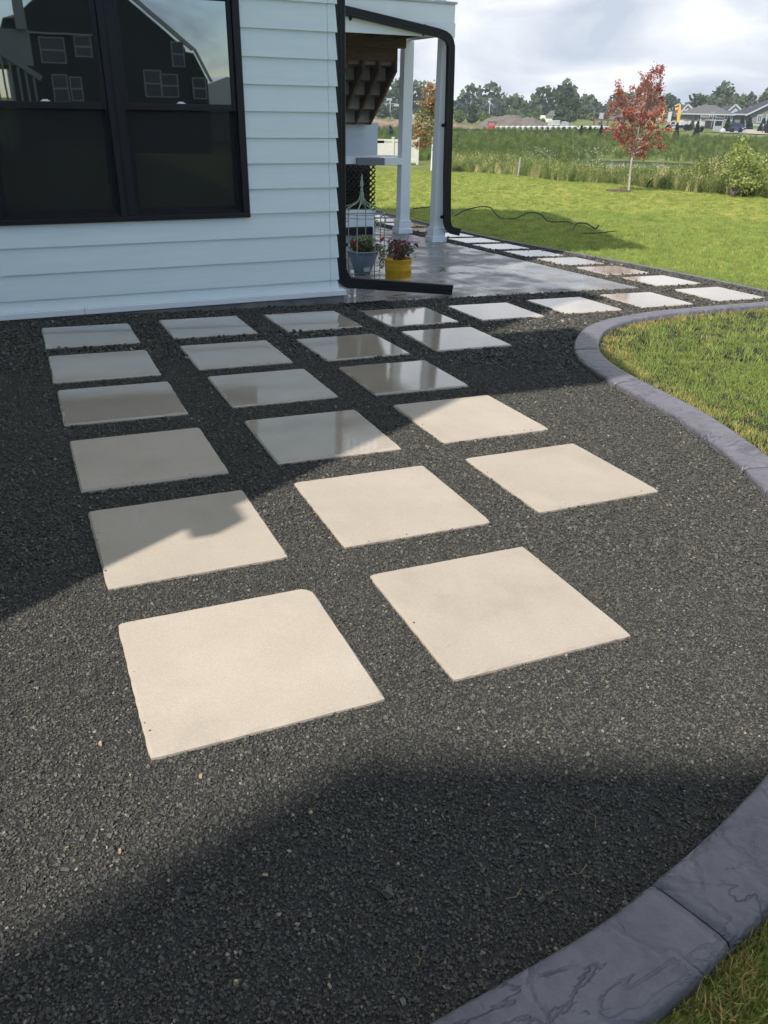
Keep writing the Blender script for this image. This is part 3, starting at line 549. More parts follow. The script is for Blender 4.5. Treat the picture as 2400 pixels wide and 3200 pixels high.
# ------------------------------------------------------------------ grass
def blade_tuft(seed, n, h, spread, m, w=0.0022, lean=0.5):
    rr = random.Random(seed); V = []; F = []
    for _ in range(n):
        a = rr.uniform(0, 6.28); x, y = rr.gauss(0, spread), rr.gauss(0, spread); hh = h*rr.uniform(.55, 1.15); ln = hh*rr.uniform(.15, lean); da = rr.uniform(0, 6.28)
        dx, dy = math.cos(da)*ln, math.sin(da)*ln; wx, wy = math.cos(a)*w, math.sin(a)*w; i = len(V)
        V += [(x-wx, y-wy, -0.004), (x+wx, y+wy, -0.004), (x+dx*.35-wx*.8, y+dy*.35-wy*.8, hh*.55), (x+dx*.35+wx*.8, y+dy*.35+wy*.8, hh*.55), (x+dx, y+dy, hh*rr.uniform(.75, 1))]
        F += [(i, i+1, i+3, i+2), (i+2, i+3, i+4)]
    return src('grass_tuft', V, F, m)
GR1 = mat('grass_blade', (0.260, 0.345, 0.080), 0.55, transl=0.55, instvar=0.38, spec=0.25, col2=(0.350, 0.420, 0.120), vscale=3)
GR2 = mat('grass_blade_light', (0.400, 0.450, 0.150), 0.6, transl=0.55, instvar=0.3, spec=0.25)
GR3 = mat('dry_straw_blade', (0.50, 0.38, 0.15), 0.7, transl=0.3, instvar=0.35, spec=0.2)
def lawn_pts(n_per, dmin, dmax, y0, y1, x0, x1):
    n = int((x1-x0)*(y1-y0)*n_per); x = rng.uniform(x0, x1, n); y = rng.uniform(y0, y1, n); D = np.hypot(x-CAM.x, y-CAM.y)
    k = (D >= dmin) & (D < dmax); x, y = x[k], y[k]; P = np.stack([x, y, terr(x, y)-0.016], 1); P = P[in_view(P)]
    x, y = P[:, 0], P[:, 1]; az = np.degrees(np.arctan2(x-CAM.x, y-CAM.y)); D = np.hypot(x-CAM.x, y-CAM.y)
    k = ~in_poly(x, y, KOUT) & (D < np.array([lawn_R(a) for a in az])); return P[k]
ko = KC+KN*(KW-0.012)
KOUT = [(-6, -1.02)] + [tuple(p) for p in ko] + [(7.0, 4.25)] + [(x+.03, y) for x, y in EDGE[1:]] + [(4, 17.5), (-6, 17.5)]
def edge_dist(P):
    d = np.full(len(P), 9.0)
    for c in ko[::3]: d = np.minimum(d, np.hypot(P[:, 0]-c[0], P[:, 1]-c[1]))
    return d
tg1 = [blade_tuft(s, 20, 0.038, 0.028, GR1, 0.0017) for s in range(3)]; tg2 = [blade_tuft(10+s, 14, 0.038, 0.028, GR2, 0.0017) for s in range(2)]; tg3 = [blade_tuft(20+s, 10, 0.050, 0.016, GR3, 0.0014, 0.9) for s in range(2)]
P = lawn_pts(2200, 0, 2.6, -1.6, 0.6, 0.3, 2.9); 
P2_ = lawn_pts(1150, 2.6, 6, -1.5, 5, 1.0, 7)
P3_ = lawn_pts(420, 6, 10.5, 0, 11, 3, 11)
P4_ = lawn_pts(120, 10.5, 19, 1, 18, 3, 19)
P5_ = lawn_pts(50, 19, 41, 8, 38, 5, 31)
def gscat(nm, P, f, sc, vs, lab):
    k = rng.random(len(P)) < f; Q = P[k]; n = len(Q); scatter(nm, Q, np.stack([rng.uniform(-.15, .15, n), rng.uniform(-.15, .15, n), rng.uniform(0, 6.28, n)], 1), sc*rng.uniform(.7, 1.25, n), vs, label=lab, cat='grass')
allP = [(P, 1.0), (P2_, 1.0), (P3_, 1.25), (P4_, 1.4), (P5_, 1.3)]
def gmix(nm, vs, lab, pf):
    Pa = []; Sa = []
    for Q, sc in allP:
        if not len(Q): continue
        d = edge_dist(Q); pn = 0.5+0.5*np.sin(Q[:, 0]*1.7+1.3*np.sin(Q[:, 1]*1.1))*np.sin(Q[:, 1]*1.9+Q[:, 0]*.6)
        pr = pf(d, pn, np.hypot(Q[:, 0], Q[:, 1])); k = rng.random(len(Q)) < pr; Pa.append(Q[k]); Sa.append(sc*rng.uniform(.7, 1.25, k.sum())*np.where(d[k] < .08, .8, 1.0))
    Pa = np.concatenate(Pa); Sa = np.concatenate(Sa); n = len(Pa)
    scatter(nm, Pa, np.stack([rng.uniform(-.15, .15, n), rng.uniform(-.15, .15, n), rng.uniform(0, 6.28, n)], 1), Sa, vs, label=lab, cat='grass'); print(nm, n)
gmix('green_grass', tg1, 'mown green lawn grass beyond the kerb and the path', lambda d, pn, D: np.where(d < .10, .45, np.where(d < .3, .75, .95)))
gmix('light_grass', tg2, 'lighter yellow-green grass mixed through the lawn', lambda d, pn, D: np.where(D > 17, .12, 0.35+0.25*pn*np.clip(D/12, .3, 1.3)))
gmix('dry_grass', tg3, 'dry straw-coloured grass fringe along the kerb', lambda d, pn, D: np.where(d < .10, .75, np.where(d < .22, .38, 0.03)))
# loose straws on the gravel
st = MB()
for x, y, a, l in [(.86,-.58,.9,.05),(.73,-.66,-.4,.05),(.58,-.66,-.3,.045),(.36,-.72,.8,.02),(.66,-.68,-.5,.02)]:
    z = tz(x, y)+.012; st.tube([(x, y, z), (x+math.cos(a)*l*.5, y+math.sin(a)*l*.5, z+.004), (x+math.cos(a+.5)*l, y+math.sin(a+.5)*l, z)], 0.0006, 4)
st.build('straw', GR3, label='few thin pale straws lying on the gravel near the kerb', cat='straw', kind='stuff')

# ------------------------------------------------------------------ the house
YW, XR = 5.15, 2.44            # front wall plane and the corner
house = thing('house', 'pale blue-grey lap-sided house with black windows, filling the upper left', 'house', (0, YW, 0))
laps = [-0.044, 0.04, 0.227, 0.417, 0.603, 0.787, 0.972, 1.156, 1.340, 1.522, 1.704, 1.888, 2.072, 2.256]
WX0, WX1, WZ0, WZ1 = -0.18, 1.695, 0.577, 2.115
def lap(x0, x1, z0, z1, seed):
    m_ = MB(); y0 = YW-0.030; y1 = YW-0.012; m_.hexa([(x0, y0, z0), (x1, y0, z0), (x1, YW, z0), (x0, YW, z0), (x0, y1, z1+.012), (x1, y1, z1+.012), (x1, YW, z1+.012), (x0, YW, z1+.012)]); return m_
top = laps[-1]
while laps[-1] < 7.4: laps.append(laps[-1]+0.184)
for k, (z0, z1) in enumerate(zip(laps, laps[1:])):
    g_ = 0.002
    lap(2.379, XR+0.0, z0, z1, k).build('siding_end_board', SIDING, house)
    xs = [(-2.0, 2.3765)]
    if z0 < WZ1 and z1 > WZ0:
        zz0, zz1 = z0, z1
        xs = [(WX1+.003, 2.3765), (-2.0, WX0-.003)]
        if z0 < WZ0: lap(-2.0, 2.3765, z0, WZ0-.015, k).build('siding_board', SIDING, house); xs = [(WX1+.003, 2.3765), (-2.0, WX0-.003)]
        if z0 < WZ0:
            for (x0, x1) in xs:
                m_ = MB(); y0 = YW-0.030+.018*(WZ0-z0)/(z1-z0); y1 = YW-0.012; m_.hexa([(x0, y0-.0005, WZ0-.003), (x1, y0-.0005, WZ0-.003), (x1, YW, WZ0-.003), (x0, YW, WZ0-.003), (x0, y1, z1+.012), (x1, y1, z1+.012), (x1, YW, z1+.012), (x0, YW, z1+.012)]); m_.build('siding_board', SIDING, house)
            continue
    for (x0, x1) in xs: lap(x0, x1, z0, z1, k).build('siding_board', SIDING, house)
# side wall boards (east wall)
for k, (z0, z1) in enumerate(zip(laps, laps[1:])):
    MB().hexa([(XR, YW-.028, z0), (XR+.016, YW-.028, z0), (XR+.016, 11.3, z0), (XR, 11.3, z0), (XR, YW-.012, z1), (XR+.003, YW-.012, z1), (XR+.003, 11.3, z1), (XR, 11.3, z1)]).build('side_siding_board', SIDING, house)
core = MB()
core.box(-9, WX0-.002, YW+.002, 5.4, -.4, 7.4).box(WX1+.002, XR-.002, YW+.002, 5.4, -.4, 7.4).box(WX0-.002, WX1+.002, YW+.002, 5.4, -.4, WZ0-.002).box(WX0-.002, WX1+.002, YW+.002, 5.4, WZ1+.002, 7.4)
core.box(-9, XR-.002, 5.4, 11.3, -.4, 0.1); core.box(XR-.25, XR-.002, 5.4, 11.3, .1, 7.4); core.box(-9, XR-.25, 11.0, 11.3, .1, 7.4); core.box(-9, -8.8, 5.4, 11, .1, 7.4); core.box(-8.8, XR-.25, 5.4, 11, 7.2, 7.4)
core.build('wall', SIDING, house)
MB().box(-2.0, 0.335, YW-.055, YW, -.092, -.046).build('base_trim_board', WHITE, house, bevel=.003)
MB().box(0.338, 2.515, YW-.055, YW, -.092, -.046).box(XR+.02, 2.515, YW, 11.3, -.092, -.046).build('base_trim_board', WHITE, house, bevel=.003)
MB().box(-2.0, 2.50, YW-.03, 5.3, -.6, -.094).box(2.38, 2.50, 5.3, 11.3, -.6, -.094).build('foundation', CONC, house)
# roof: gable end facing east, eaves north and south
rf = MB(); ez = 7.45; xE = 2.80
for off in (0,):
    rf.hexa([(-10, 4.6, ez), (xE, 4.6, ez), (xE, 9.0, ez+2.85), (-10, 9.0, ez+2.85), (-10, 4.6, ez+.22), (xE, 4.6, ez+.22), (xE, 9.0, ez+3.07), (-10, 9.0, ez+3.07)])
    rf.hexa([(-10, 9.0, ez+2.85), (xE, 9.0, ez+2.85), (xE, 11.7, ez), (-10, 11.7, ez), (-10, 9.0, ez+3.07), (xE, 9.0, ez+3.07), (xE, 11.7, ez+.22), (-10, 11.7, ez+.22)])
rf.build('roof', ROOFM, house)
MB().prism([(XR-.2, YW, 7.4), (XR-.2, 9.0, 9.95), (XR-.2, 11.3, 7.4)], (.2, 0, 0)).build('gable_wall', SIDING, house)

# window
win = MB(); fy = YW-.045
def wbox(x0, x1, z0, z1, ya=0, yb=None): win.box(x0, x1, YW-.045+ya, (YW+.10 if yb is None else yb), z0, z1)
wbox(WX0, WX1, WZ1-.055, WZ1); wbox(WX0, WX1, WZ0, WZ0+.038, -.004); wbox(WX0, WX0+.06, WZ0+.038, WZ1-.055); wbox(WX1-.055, WX1, WZ0+.038, WZ1-.055)
wbox(0.700, 0.812, WZ0+.038, WZ1-.055, .004)
wf = win.build('window', BFRAME, house, bevel=.004)
MB().box(0.7525, 0.7595, YW-.047, YW-.041, WZ0+.04, WZ1-.06).build('mullion_seam', BLACK, wf)
for (x0, x1) in ((WX0+.06, .700), (.812, WX1-.055)):
    # outer upper sash
    u = MB(); zt, zb = WZ1-.055, 1.335; y0, y1 = YW-.022, YW+.02
    u.box(x0, x0+.033, y0, y1, zb, zt).box(x1-.033, x1, y0, y1, zb, zt).box(x0+.033, x1-.033, y0, y1, zt-.018, zt).box(x0+.033, x1-.033, y0, y1, zb, zb+.045)
    u.build('upper_sash', BFRAME, wf, bevel=.003)
    MB().box(x0+.033, x1-.033, YW-.004, YW+.002, zb+.045, zt-.018).build('pane', GLASS, wf)
    l = MB(); zt, zb = 1.375, WZ0+.038; y0, y1 = YW+.028, YW+.07
    l.box(x0, x0+.045, y0, y1, zb, zt).box(x1-.045, x1, y0, y1, zb, zt).box(x0+.045, x1-.045, y0, y1, zt-.04, zt).box(x0+.045, x1-.045, y0, y1, zb, zb+.05)
    l.build('lower_sash', BFRAME, wf, bevel=.003)
    MB().box(x0+.045, x1-.045, YW+.045, YW+.051, zb+.05, zt-.04).build('pane', GLASS, wf)
    MB().box(x0+.010, x1-.010, YW+.010, YW+.0115, zb, 1.333).build('insect_screen', SCREEN, wf)
    s_ = MB(); s_.box(x0, x0+.012, YW-.002, YW+.013, zb, 1.333).box(x1-.012, x1, YW-.002, YW+.013, zb, 1.333).box(x0+.012, x1-.012, YW-.002, YW+.013, zb, zb+.014); s_.build('screen_frame', BFRAME, wf)
    xm = (x0+x1)/2; 
    MB().box(xm-.030, xm+.030, YW-.020, YW-.005, 1.3805, 1.386).box(xm-.018, xm+.018, YW-.016, YW-.007, 1.386, 1.393).build('sash_lock', WHITE, wf, bevel=.001)
# the room behind
MB().box(-.6, 2.1, 5.85, 5.9, -.1, 3).build('room_wall', mat('dark_room', (0.02, 0.02, 0.022), 0.9), house)
# interior: faint pale disc-shaped things seen through the glass are left to the reflections

# ------------------------------------------------------------------ corner downspout
DP = [(-1, -.55), (-1, .55), (-.9, .7), (-.55, .7), (-.5, .62), (-.15, .62), (-.1, .7), (.1, .7), (.15, .62), (.5, .62), (.55, .7), (.9, .7), (1, .55), (1, -.55), (.9, -.7), (-.9, -.7)]
ds = thing('downspout', 'black ribbed downspout at the house corner bending out over the patio', 'downspout', (2.52, 5.24, tz(2.52, 5.24)))
pts = [(2.512, 5.235, 7.4), (2.512, 5.235, 4), (2.512, 5.235, 2.2), (2.512, 5.235, .19)]
MB().tube(pts, .044, prof=DP).build('pipe', BLACK, ds)
el = [(2.512, 5.235, .20), (2.512, 5.235, .10), (2.518, 5.235, .05), (2.536, 5.235, .015), (2.565, 5.235, -.004), (2.60, 5.235, -.013), (2.64, 5.235, -.018)]
MB().tube(el, .048, prof=DP).build('elbow', BLACK, ds)
cr1 = MB()
for k in range(6): cr1.tube([(2.525+.012*k, 5.235, .075-.017*k), (2.531+.012*k, 5.235, .071-.0165*k)], .051, prof=DP)
cr1.build('crimp', BLACK, ds)
MB().tube([(2.62, 5.235, -.016), (3.62, 5.215, -.140)], .046, prof=DP, cap=False).build('spout', BLACK, ds)
MB().box(2.462, 2.566, 5.195, 5.200, 1.62, 1.65).box(2.462, 2.566, 5.195, 5.2, .30, .33).build('strap', BLACK, ds)

# ------------------------------------------------------------------ patio
patio = thing('patio', 'wet grey concrete patio slab under the deck', 'patio', (4, 7, tz(4, 7)), kind='structure')
def slab(x0, x1, y0, y1):
    nx, ny = max(2, int((x1-x0)/.4)), max(2, int((y1-y0)/.4)); bm = bmesh.new(); G = {}
    for i in range(nx+1):
        for j in range(ny+1):
            x = x0+(x1-x0)*i/nx; y = y0+(y1-y0)*j/ny; G[i, j] = bm.verts.new((x, y, tz(x, y)+.008))
    for i in range(nx):
        for j in range(ny): bm.faces.new((G[i, j], G[i+1, j], G[i+1, j+1], G[i, j+1]))
    ge = bmesh.ops.extrude_face_region(bm, geom=bm.faces[:]); 
    for v in [q for q in ge['geom'] if isinstance(q, bmesh.types.BMVert)]: v.co.z -= .16
    bmesh.ops.recalc_face_normals(bm, faces=bm.faces); me = bpy.data.meshes.new('patio_slab'); bm.to_mesh(me); bm.free(); me.materials.append(PATIO)
    o = bpy.data.objects.new('patio_slab', me); link(o); o.parent = patio; o.matrix_parent_inverse = Matrix.Translation(-Vector(patio.location)); return o
slab(2.504, 4.106, 5.085, 11.9); slab(4.112, 5.76, 5.085, 11.9)
MB().box(2.51, 5.75, 5.09, 11.9, -.75, -.50).build('joint_bed', CONC, patio)
# grate
gr = thing('drain_grate', 'flat black slotted drain grate between the slab edge and a wet paver', 'grate', (2.66, 4.86, tz(2.66, 4.86)))
x0, x1, y0, y1 = 2.48, 2.86, 4.76, 5.04; z = tz(2.66, 4.9)+.018
f = MB(); f.box(x0, x1, y0, y0+.02, z-.02, z).box(x0, x1, y1-.02, y1, z-.02, z).box(x0, x0+.02, y0+.02, y1-.02, z-.02, z).box(x1-.02, x1, y0+.02, y1-.02, z-.02, z).build('frame', BLACK, gr)
for k in range(9): MB().box(x0+.035+k*.038, x0+.052+k*.038, y0+.02, y1-.02, z-.018, z-.003).build('bar', BLACK, gr)

# ------------------------------------------------------------------ deck, stairs
YF = 9.40
deck = thing('deck', 'raised wooden deck with white fascia boards above the patio', 'deck', (5.75, YF, -.4))
MB().box(2.47, 5.755, YF, YF+.03, 2.375, 2.585).build('upper_fascia_board', WHITE, deck, bevel=.003)
MB().box(2.47, 5.765, YF-.012, YF+.028, 2.205, 2.373).build('lower_fascia_board', WHITE, deck, bevel=.003)
MB().box(5.735, 5.765, YF+.03, 10.90, 2.24, 2.585).build('side_fascia_board', WHITE, deck)
jo = 5.5
while jo > 2.6:
    MB().box(jo-.02, jo+.02, YF+.03, 10.655, 2.24, 2.58).build('joist', WOOD, deck); jo -= .41
MB().box(2.47, 5.65, 10.66, 10.74, 2.135, 2.58).build('beam', WOOD, deck)
MB().box(2.47, 5.65, 10.745, 10.80, 2.135, 2.58).build('beam', WOOD, deck)
DKB = mat('grey_composite_board', (.45, .46, .48), .7, .15, 4)
for k in range(11): 
    y = YF-.02+k*.142; MB().box(2.47, 5.775, y, y+.136, 2.586, 2.612).build('deck_board', DKB, deck)
def column(x, y, wx, topz, lab, grp='white posts holding up the deck'):
    zb = tz(x, y)+.008; c = thing('deck_post', lab, 'post', (x, y, zb), group=grp)
    w = wx/2
    # slightly tapered wrapped shaft on a two-step plinth
    MB().hexa([(x-w*1.0, y-w*1.0, zb+.17), (x+w*1.0, y-w*1.0, zb+.17), (x+w*1.0, y+w*1.0, zb+.17), (x-w*1.0, y+w*1.0, zb+.17)]+[(x-w*.93, y-w*.93, topz), (x+w*.93, y-w*.93, topz), (x+w*.93, y+w*.93, topz), (x-w*.93, y+w*.93, topz)]).build('shaft', WHITE, c, bevel=.004)
    MB().box(x-w-.022, x+w+.022, y-w-.022, y+w+.022, zb+.06, zb+.20).build('plinth_board', WHITE, c, bevel=.003)
    MB().box(x-w-.042, x+w+.042, y-w-.042, y+w+.042, zb, zb+.075).build('plinth', WHITE, c, bevel=.003)
    return c
column(5.685, 9.52, .155, 2.203, 'white square deck post nearest the camera, with a black downspout on its right')
column(5.735, 10.80, .165, 2.24, 'white square deck post behind, left of the front one')
# railing
rl = MB()
rail = thing('deck_railing', 'deck railing with black balusters along the top of the deck', 'railing', (4.1, YF+.06, 2.61))
MB().box(2.6, 5.50, YF+.03, YF+.08, 3.52, 3.56).build('top_rail', BLACK, rail)
MB().box(2.6, 5.50, YF+.035, YF+.075, 2.69, 2.72).build('bottom_rail', BLACK, rail)
x = 2.68
while x < 5.48:
    MB().box(x-.012, x+.012, YF+.043, YF+.067, 2.72, 3.52).build('baluster', BLACK, rail); x += .115
MB().box(5.505, 5.62, YF+.01, YF+.12, 2.613, 3.62).build('railing_post', WHITE, rail, bevel=.003)
MB().box(5.54, 5.58, YF+.12, 10.9, 3.52, 3.56).box(5.54, 5.58, YF+.12, 10.9, 2.69, 2.72).build('side_rail', BLACK, rail)
for k in range(12): y = YF+.2+k*.115; MB().box(5.552, 5.568, y-.008, y+.008, 2.72, 3.52).build('baluster', BLACK, rail)
# porch downspout
dd = thing('downspout', 'black downspout running along the deck fascia and down the front post', 'downspout', (5.80, YF-.07, -.4))
yy = YF-.065
MB().tube([(2.55, yy, 2.76), (4.14, yy, 2.435), (5.30, yy, 2.275), (5.50, yy, 2.245), (5.575, yy, 2.225), (5.625, yy, 2.20), (5.66, yy, 2.16), (5.68, yy, 2.10), (5.688, yy, 1.9), (5.708, yy, 1.1), (5.722, yy, .5), (5.752, yy, -.05), (5.760, yy, -.12), (5.79, yy, -.19), (5.84, yy, -.225), (5.97, yy, -.255)], .052, prof=DP, cap=False).build('pipe', BLACK, dd)
def strap(x, z, ang):
    c = Vector((x, yy+.045, z)); d = Vector((math.cos(ang), 0, math.sin(ang))); n_ = Vector((-d.z, 0, d.x)); m_ = MB()
    p = [c-n_*.045-d*.022, c-n_*.075, c-n_*.045+d*.022, c+n_*.045+d*.022, c+n_*.075, c+n_*.045-d*.022]
    m_.prism([q for q in p], (0, -.006, 0)); m_.build('strap', BLACK, dd)
strap(4.27, 2.395, -.15); strap(5.30, 2.275, -.2); 
for z in (1.16, -.04):
    xx = 5.706 if z > 1 else 5.755
    MB().prism([(xx-.05, yy+.03, z+.022), (xx-.088, yy+.03, z+.022), (xx-.105, yy+.03, z), (xx-.088, yy+.03, z-.022), (xx-.05, yy+.03, z-.022)], (0, -.006, 0)).build('strap', BLACK, dd)

# stairs going down away from us, seen from below: four stringers
stairs = thing('deck_stairs', 'brown wooden stairs seen from below, with four stringers and grey risers', 'stairs', (4.7, 10.9, 1.1))
n_st = 6; rise, run = .178, .255; ys0, zs0 = 10.86, 2.10
sx = [5.60, 5.34, 5.08, 4.82, 4.56, 4.30]
ytop, zt_ = 10.84, 2.14
for x in sx:
    pr = [(x, ytop, zt_), (x, ytop, zt_-.30), (x, ytop+.98, 1.10), (x, ytop+1.14, 1.10), (x, ytop+1.14, 1.22), (x, ytop+.26, zt_)]
    MB().prism(pr, (-.040, 0, 0)).build('stringer', WOOD, stairs)
for k in range(5):
    z1 = zt_-.02-k*.197; y = ytop+.13+k*.205
    MB().box(4.20, 5.60, y, y+.02, z1-.197, z1).build('riser', RISER, stairs)
    MB().box(4.20, 5.60, y+.02, y+.235, z1-.197-.028, z1-.197+.002).build('tread', WOOD, stairs)
MB().box(4.20, 5.60, 10.842, 10.875, 1.97, 2.30).build('header_board', WOOD, stairs)
land = thing('stair_landing', 'white boxed stair landing wall behind the posts, above black lattice', 'landing', (5.2, 11.9, .6))
MB().box(3.6, 5.80, 12.0, 12.05, .60, 1.13).box(3.6, 5.80, 12.05, 13.2, 1.09, 1.13).build('wall_panel', mat('pale_blue_panel', (0.56, 0.62, 0.74), .6, .04), land)
MB().box(4.12, 5.0, 13.0, 13.05, 1.13, 2.4).build('back_wall', BLACK, land)
MB().box(5.80, 5.93, 12.01, 12.05, .82, .86).build('handle', BLACK, land, bevel=.004)
# red and yellow jugs on the landing
for (x, zc, col, nm, lb) in ((4.98, .0, (0.55, .04, .02), 'red_jug', 'red plastic jug standing on the stair landing'), (5.06, 0, (.62, .50, .04), 'yellow_jug', 'yellow plastic jug standing on the stair landing')):
    m_ = MB(); hgt = .13 if 'yellow' in nm else .20
    m_.lathe([(0, 0), (.05, 0), (.055, .01), (.055, hgt*.7), (.04, hgt*.82), (.018, hgt*.9), (.018, hgt), (0, hgt)], (x, 12.12, 1.131), 14); o = m_.build(nm, mat(nm+'_plastic', col, .4), smooth=True); tag(o, lb, 'jug')
# lattice under the landing
LATT = mat('black_lattice', (0.006, 0.006, 0.007), .6)
lat = thing('lattice', 'black diagonal lattice panel below the stair landing', 'lattice', (5.2, 12.2, -.2))
x0, x1, z0, z1 = 3.9, 5.85, -.46, .56
def strip(c, s, y, nm):
    # line z = s*(x-c); clip to the box
    pts = []
    for x in (x0, x1):
        z = z0+s*(x-c)
        if z0 <= z <= z1: pts.append((x, z))
    for z in (z0, z1):
        x = c+(z-z0)/s
        if x0 <= x <= x1: pts.append((x, z))
    pts = sorted(set((round(a_, 4), round(b_, 4)) for a_, b_ in pts))
    if len(pts) >= 2 and math.hypot(pts[-1][0]-pts[0][0], pts[-1][1]-pts[0][1]) > .05: MB().beam((pts[0][0], y, pts[0][1]), (pts[-1][0], y, pts[-1][1]), .006, .060, up=(0, 1, 0)).build('slat', LATT, lat)
c = x0-1.1
while c < x1: strip(c, 1, 12.20, 'slat'); c += .088
c = x0
while c < x1+1.1: strip(c, -1, 12.207, 'slat'); c += .088
MB().box(3.6, 5.92, 12.6, 12.65, -.5, .6).build('dark_backing', LATT, lat)  # dark sheet added to keep the space behind the slats dark
# ledge between the posts
led = thing('ledge', 'white horizontal ledge joined to the rear deck post, with a shaded block', 'ledge', (5.1, 10.75, .6))
MB().box(3.9, 4.88, 10.70, 10.76, .59, .672).build('rail_board', WHITE, led)
MB().box(5.32, 5.66, 10.70, 10.76, .575, .672).build('rail_board', WHITE, led)
MB().hexa([(4.88, 10.63, .58), (5.32, 10.62, .572), (5.32, 10.76, .572), (4.88, 10.76, .58), (4.88, 10.63, .674), (5.32, 10.62, .674), (5.32, 10.76, .674), (4.88, 10.76, .674)]).build('block', mat('shaded_grey_paint', (.16, .17, .19), .6), led)
MB().box(3.9, 5.66, 10.765, 11.1, .676, .69).build('shelf', WHITE, led)
# low white box with a black base
bx = thing('storage_box', 'low white lidded box on a black base behind the green trellis', 'box', (4.8, 10.85, -.44))
zb = tz(5, 10.7)+.008
MB().box(4.3, 5.12, 10.68, 10.86, zb+.115, -.11).build('body', WHITE, bx, bevel=.004)
MB().box(4.3, 5.20, 10.66, 10.90, -.108, -.085).build('lid', WHITE, bx, bevel=.003)
MB().box(4.28, 5.15, 10.63, 10.86, zb, zb+.115).build('base', BLACK, bx, bevel=.012)
MB().box(5.125, 5.19, 10.70, 10.88, zb, -.11).build('end_board', WHITE, bx)
MB().hexa([(4.3, 10.92, -.08), (4.75, 10.92, -.08), (4.75, 11.4, -.08), (4.3, 11.4, -.08), (4.3, 10.92, -.02), (4.75, 10.92, -.07), (4.75, 11.4, -.07), (4.3, 11.4, -.02)]).build('rear_flap', WHITE, bx)

# ------------------------------------------------------------------ pots, trellis, bottle
LEAFG = mat('pot_leaf_green', (0.06, 0.10, 0.03), .6, instvar=.3, col2=(.12, .16, .05), vscale=60, transl=.2)
LEAFV = mat('variegated_leaf', (0.12, 0.17, 0.05), .6, col2=(.50, .50, .28), vscale=90, transl=.2)
LEAFB = mat('brown_wilted_leaf', (0.09, 0.045, 0.03), .8, col2=(.20, .13, .07), vscale=40)
REDF = mat('red_petals', (0.60, 0.015, 0.02), .5, .2, 80); PINKF = mat('magenta_petals', (0.42, 0.02, 0.20), .5, .25, 80)
def leaves(cx, cy, cz, rx, ry, rz, n, size, seed, m, parent, name='foliage', droop=.3, shape=None):
    q = np.random.default_rng(seed); u = q.normal(size=(n, 3)); u /= np.linalg.norm(u, axis=1)[:, None]; u *= (q.random(n)**.45)[:, None]
    P = np.stack([cx+u[:, 0]*rx, cy+u[:, 1]*ry, cz+u[:, 2]*rz], 1)
    return leafmesh(P, size, q, m, parent, name)
def leafmesh(P, size, q, m, parent, name, aspect=.55, sizes=None, **tg):
    n = len(P); d = q.normal(size=(n, 3)); d /= np.linalg.norm(d, axis=1)[:, None]; e = q.normal(size=(n, 3)); e -= (e*d).sum(1)[:, None]*d; e /= np.linalg.norm(e, axis=1)[:, None]
    nn = np.cross(d, e); s = (size if sizes is None else sizes)*q.uniform(.6, 1.3, n); s = s[:, None]
    V = np.stack([P-d*s, P+e*s*aspect-nn*s*.12, P+d*s, P-e*s*aspect-nn*s*.12], 1).reshape(-1, 3); F = np.arange(4*n).reshape(n, 4)
    T_ = np.concatenate([F[:, [0, 1, 2]], F[:, [0, 2, 3]]]); return np_mesh(name, V, T_, m, parent, **tg)
def flower(c, r, m, parent, seed):
    rr = random.Random(seed); mb = MB()
    for k in range(16):
        th = rr.uniform(0, 6.28); ph = rr.uniform(-.2, 1.5); d = Vector((math.cos(th)*math.cos(ph), math.sin(th)*math.cos(ph), math.sin(ph))); sdv = d.cross(Vector((.3, .2, 1))).normalized()*r*.42
        p = Vector(c); mb.poly([p, p+d*r*.6+sdv, p+d*r*1.1, p+d*r*.6-sdv])
    return mb.build('bloom', m, parent)
def stemset(cx, cy, cz, hh, rad, n, seed, m, parent, r=.0022):
    rr = random.Random(seed); mb = MB(); tips = []
    for k in range(n):
        a = rr.uniform(0, 6.28); R0 = rr.uniform(.1, 1)*rad; p0 = Vector((cx+math.cos(a)*R0*.4, cy+math.sin(a)*R0*.4, cz)); p2 = Vector((cx+math.cos(a)*R0, cy+math.sin(a)*R0, cz+hh*rr.uniform(.5, 1))); mb.tube([p0, (p0+p2)/2+Vector((0, 0, .01)), p2], r, 4); tips.append(p2)
    mb.build('stems', m, parent); return tips
# grey pot
gx, gy = 3.335, 6.70; gz_ = tz(gx, gy)+.008
gp = thing('flower_pot', 'grey-blue rounded pot of red geraniums standing inside the green trellis', 'plant pot', (gx, gy, gz_))
MB().lathe([(0, .0), (.072, 0), (.085, .008), (.105, .06), (.130, .13), (.152, .19), (.165, .232), (.178, .238), (.180, .25), (.172, .252), (.160, .245), (.155, .225), (0, .22)], (gx, gy, gz_), 28).build('pot', GREYPOT, gp, smooth=True)
MB().box(gx-.04, gx+.03, gy-.128, gy-.120, gz_+.045, gz_+.085).build('pot_label', mat('pale_sticker', (.5, .53, .55), .5), gp)
leaves(gx, gy, gz_+.30, .165, .14, .085, 380, .020, 1, LEAFG, gp); leaves(gx+.04, gy-.02, gz_+.33, .10, .09, .075, 200, .016, 2, LEAFV, gp, 'variegated_foliage'); leaves(gx-.02, gy, gz_+.27, .13, .12, .04, 150, .015, 3, LEAFB, gp, 'dead_leaves')
tips = stemset(gx, gy, gz_+.22, .17, .13, 16, 4, LEAFG, gp)
for k, (x, z) in enumerate(((-.145, .315), (-.165, .35), (-.10, .275), (.17, .345), (.19, .36))): flower((gx+x, gy-.10, gz_+z), .029, REDF, gp, k)
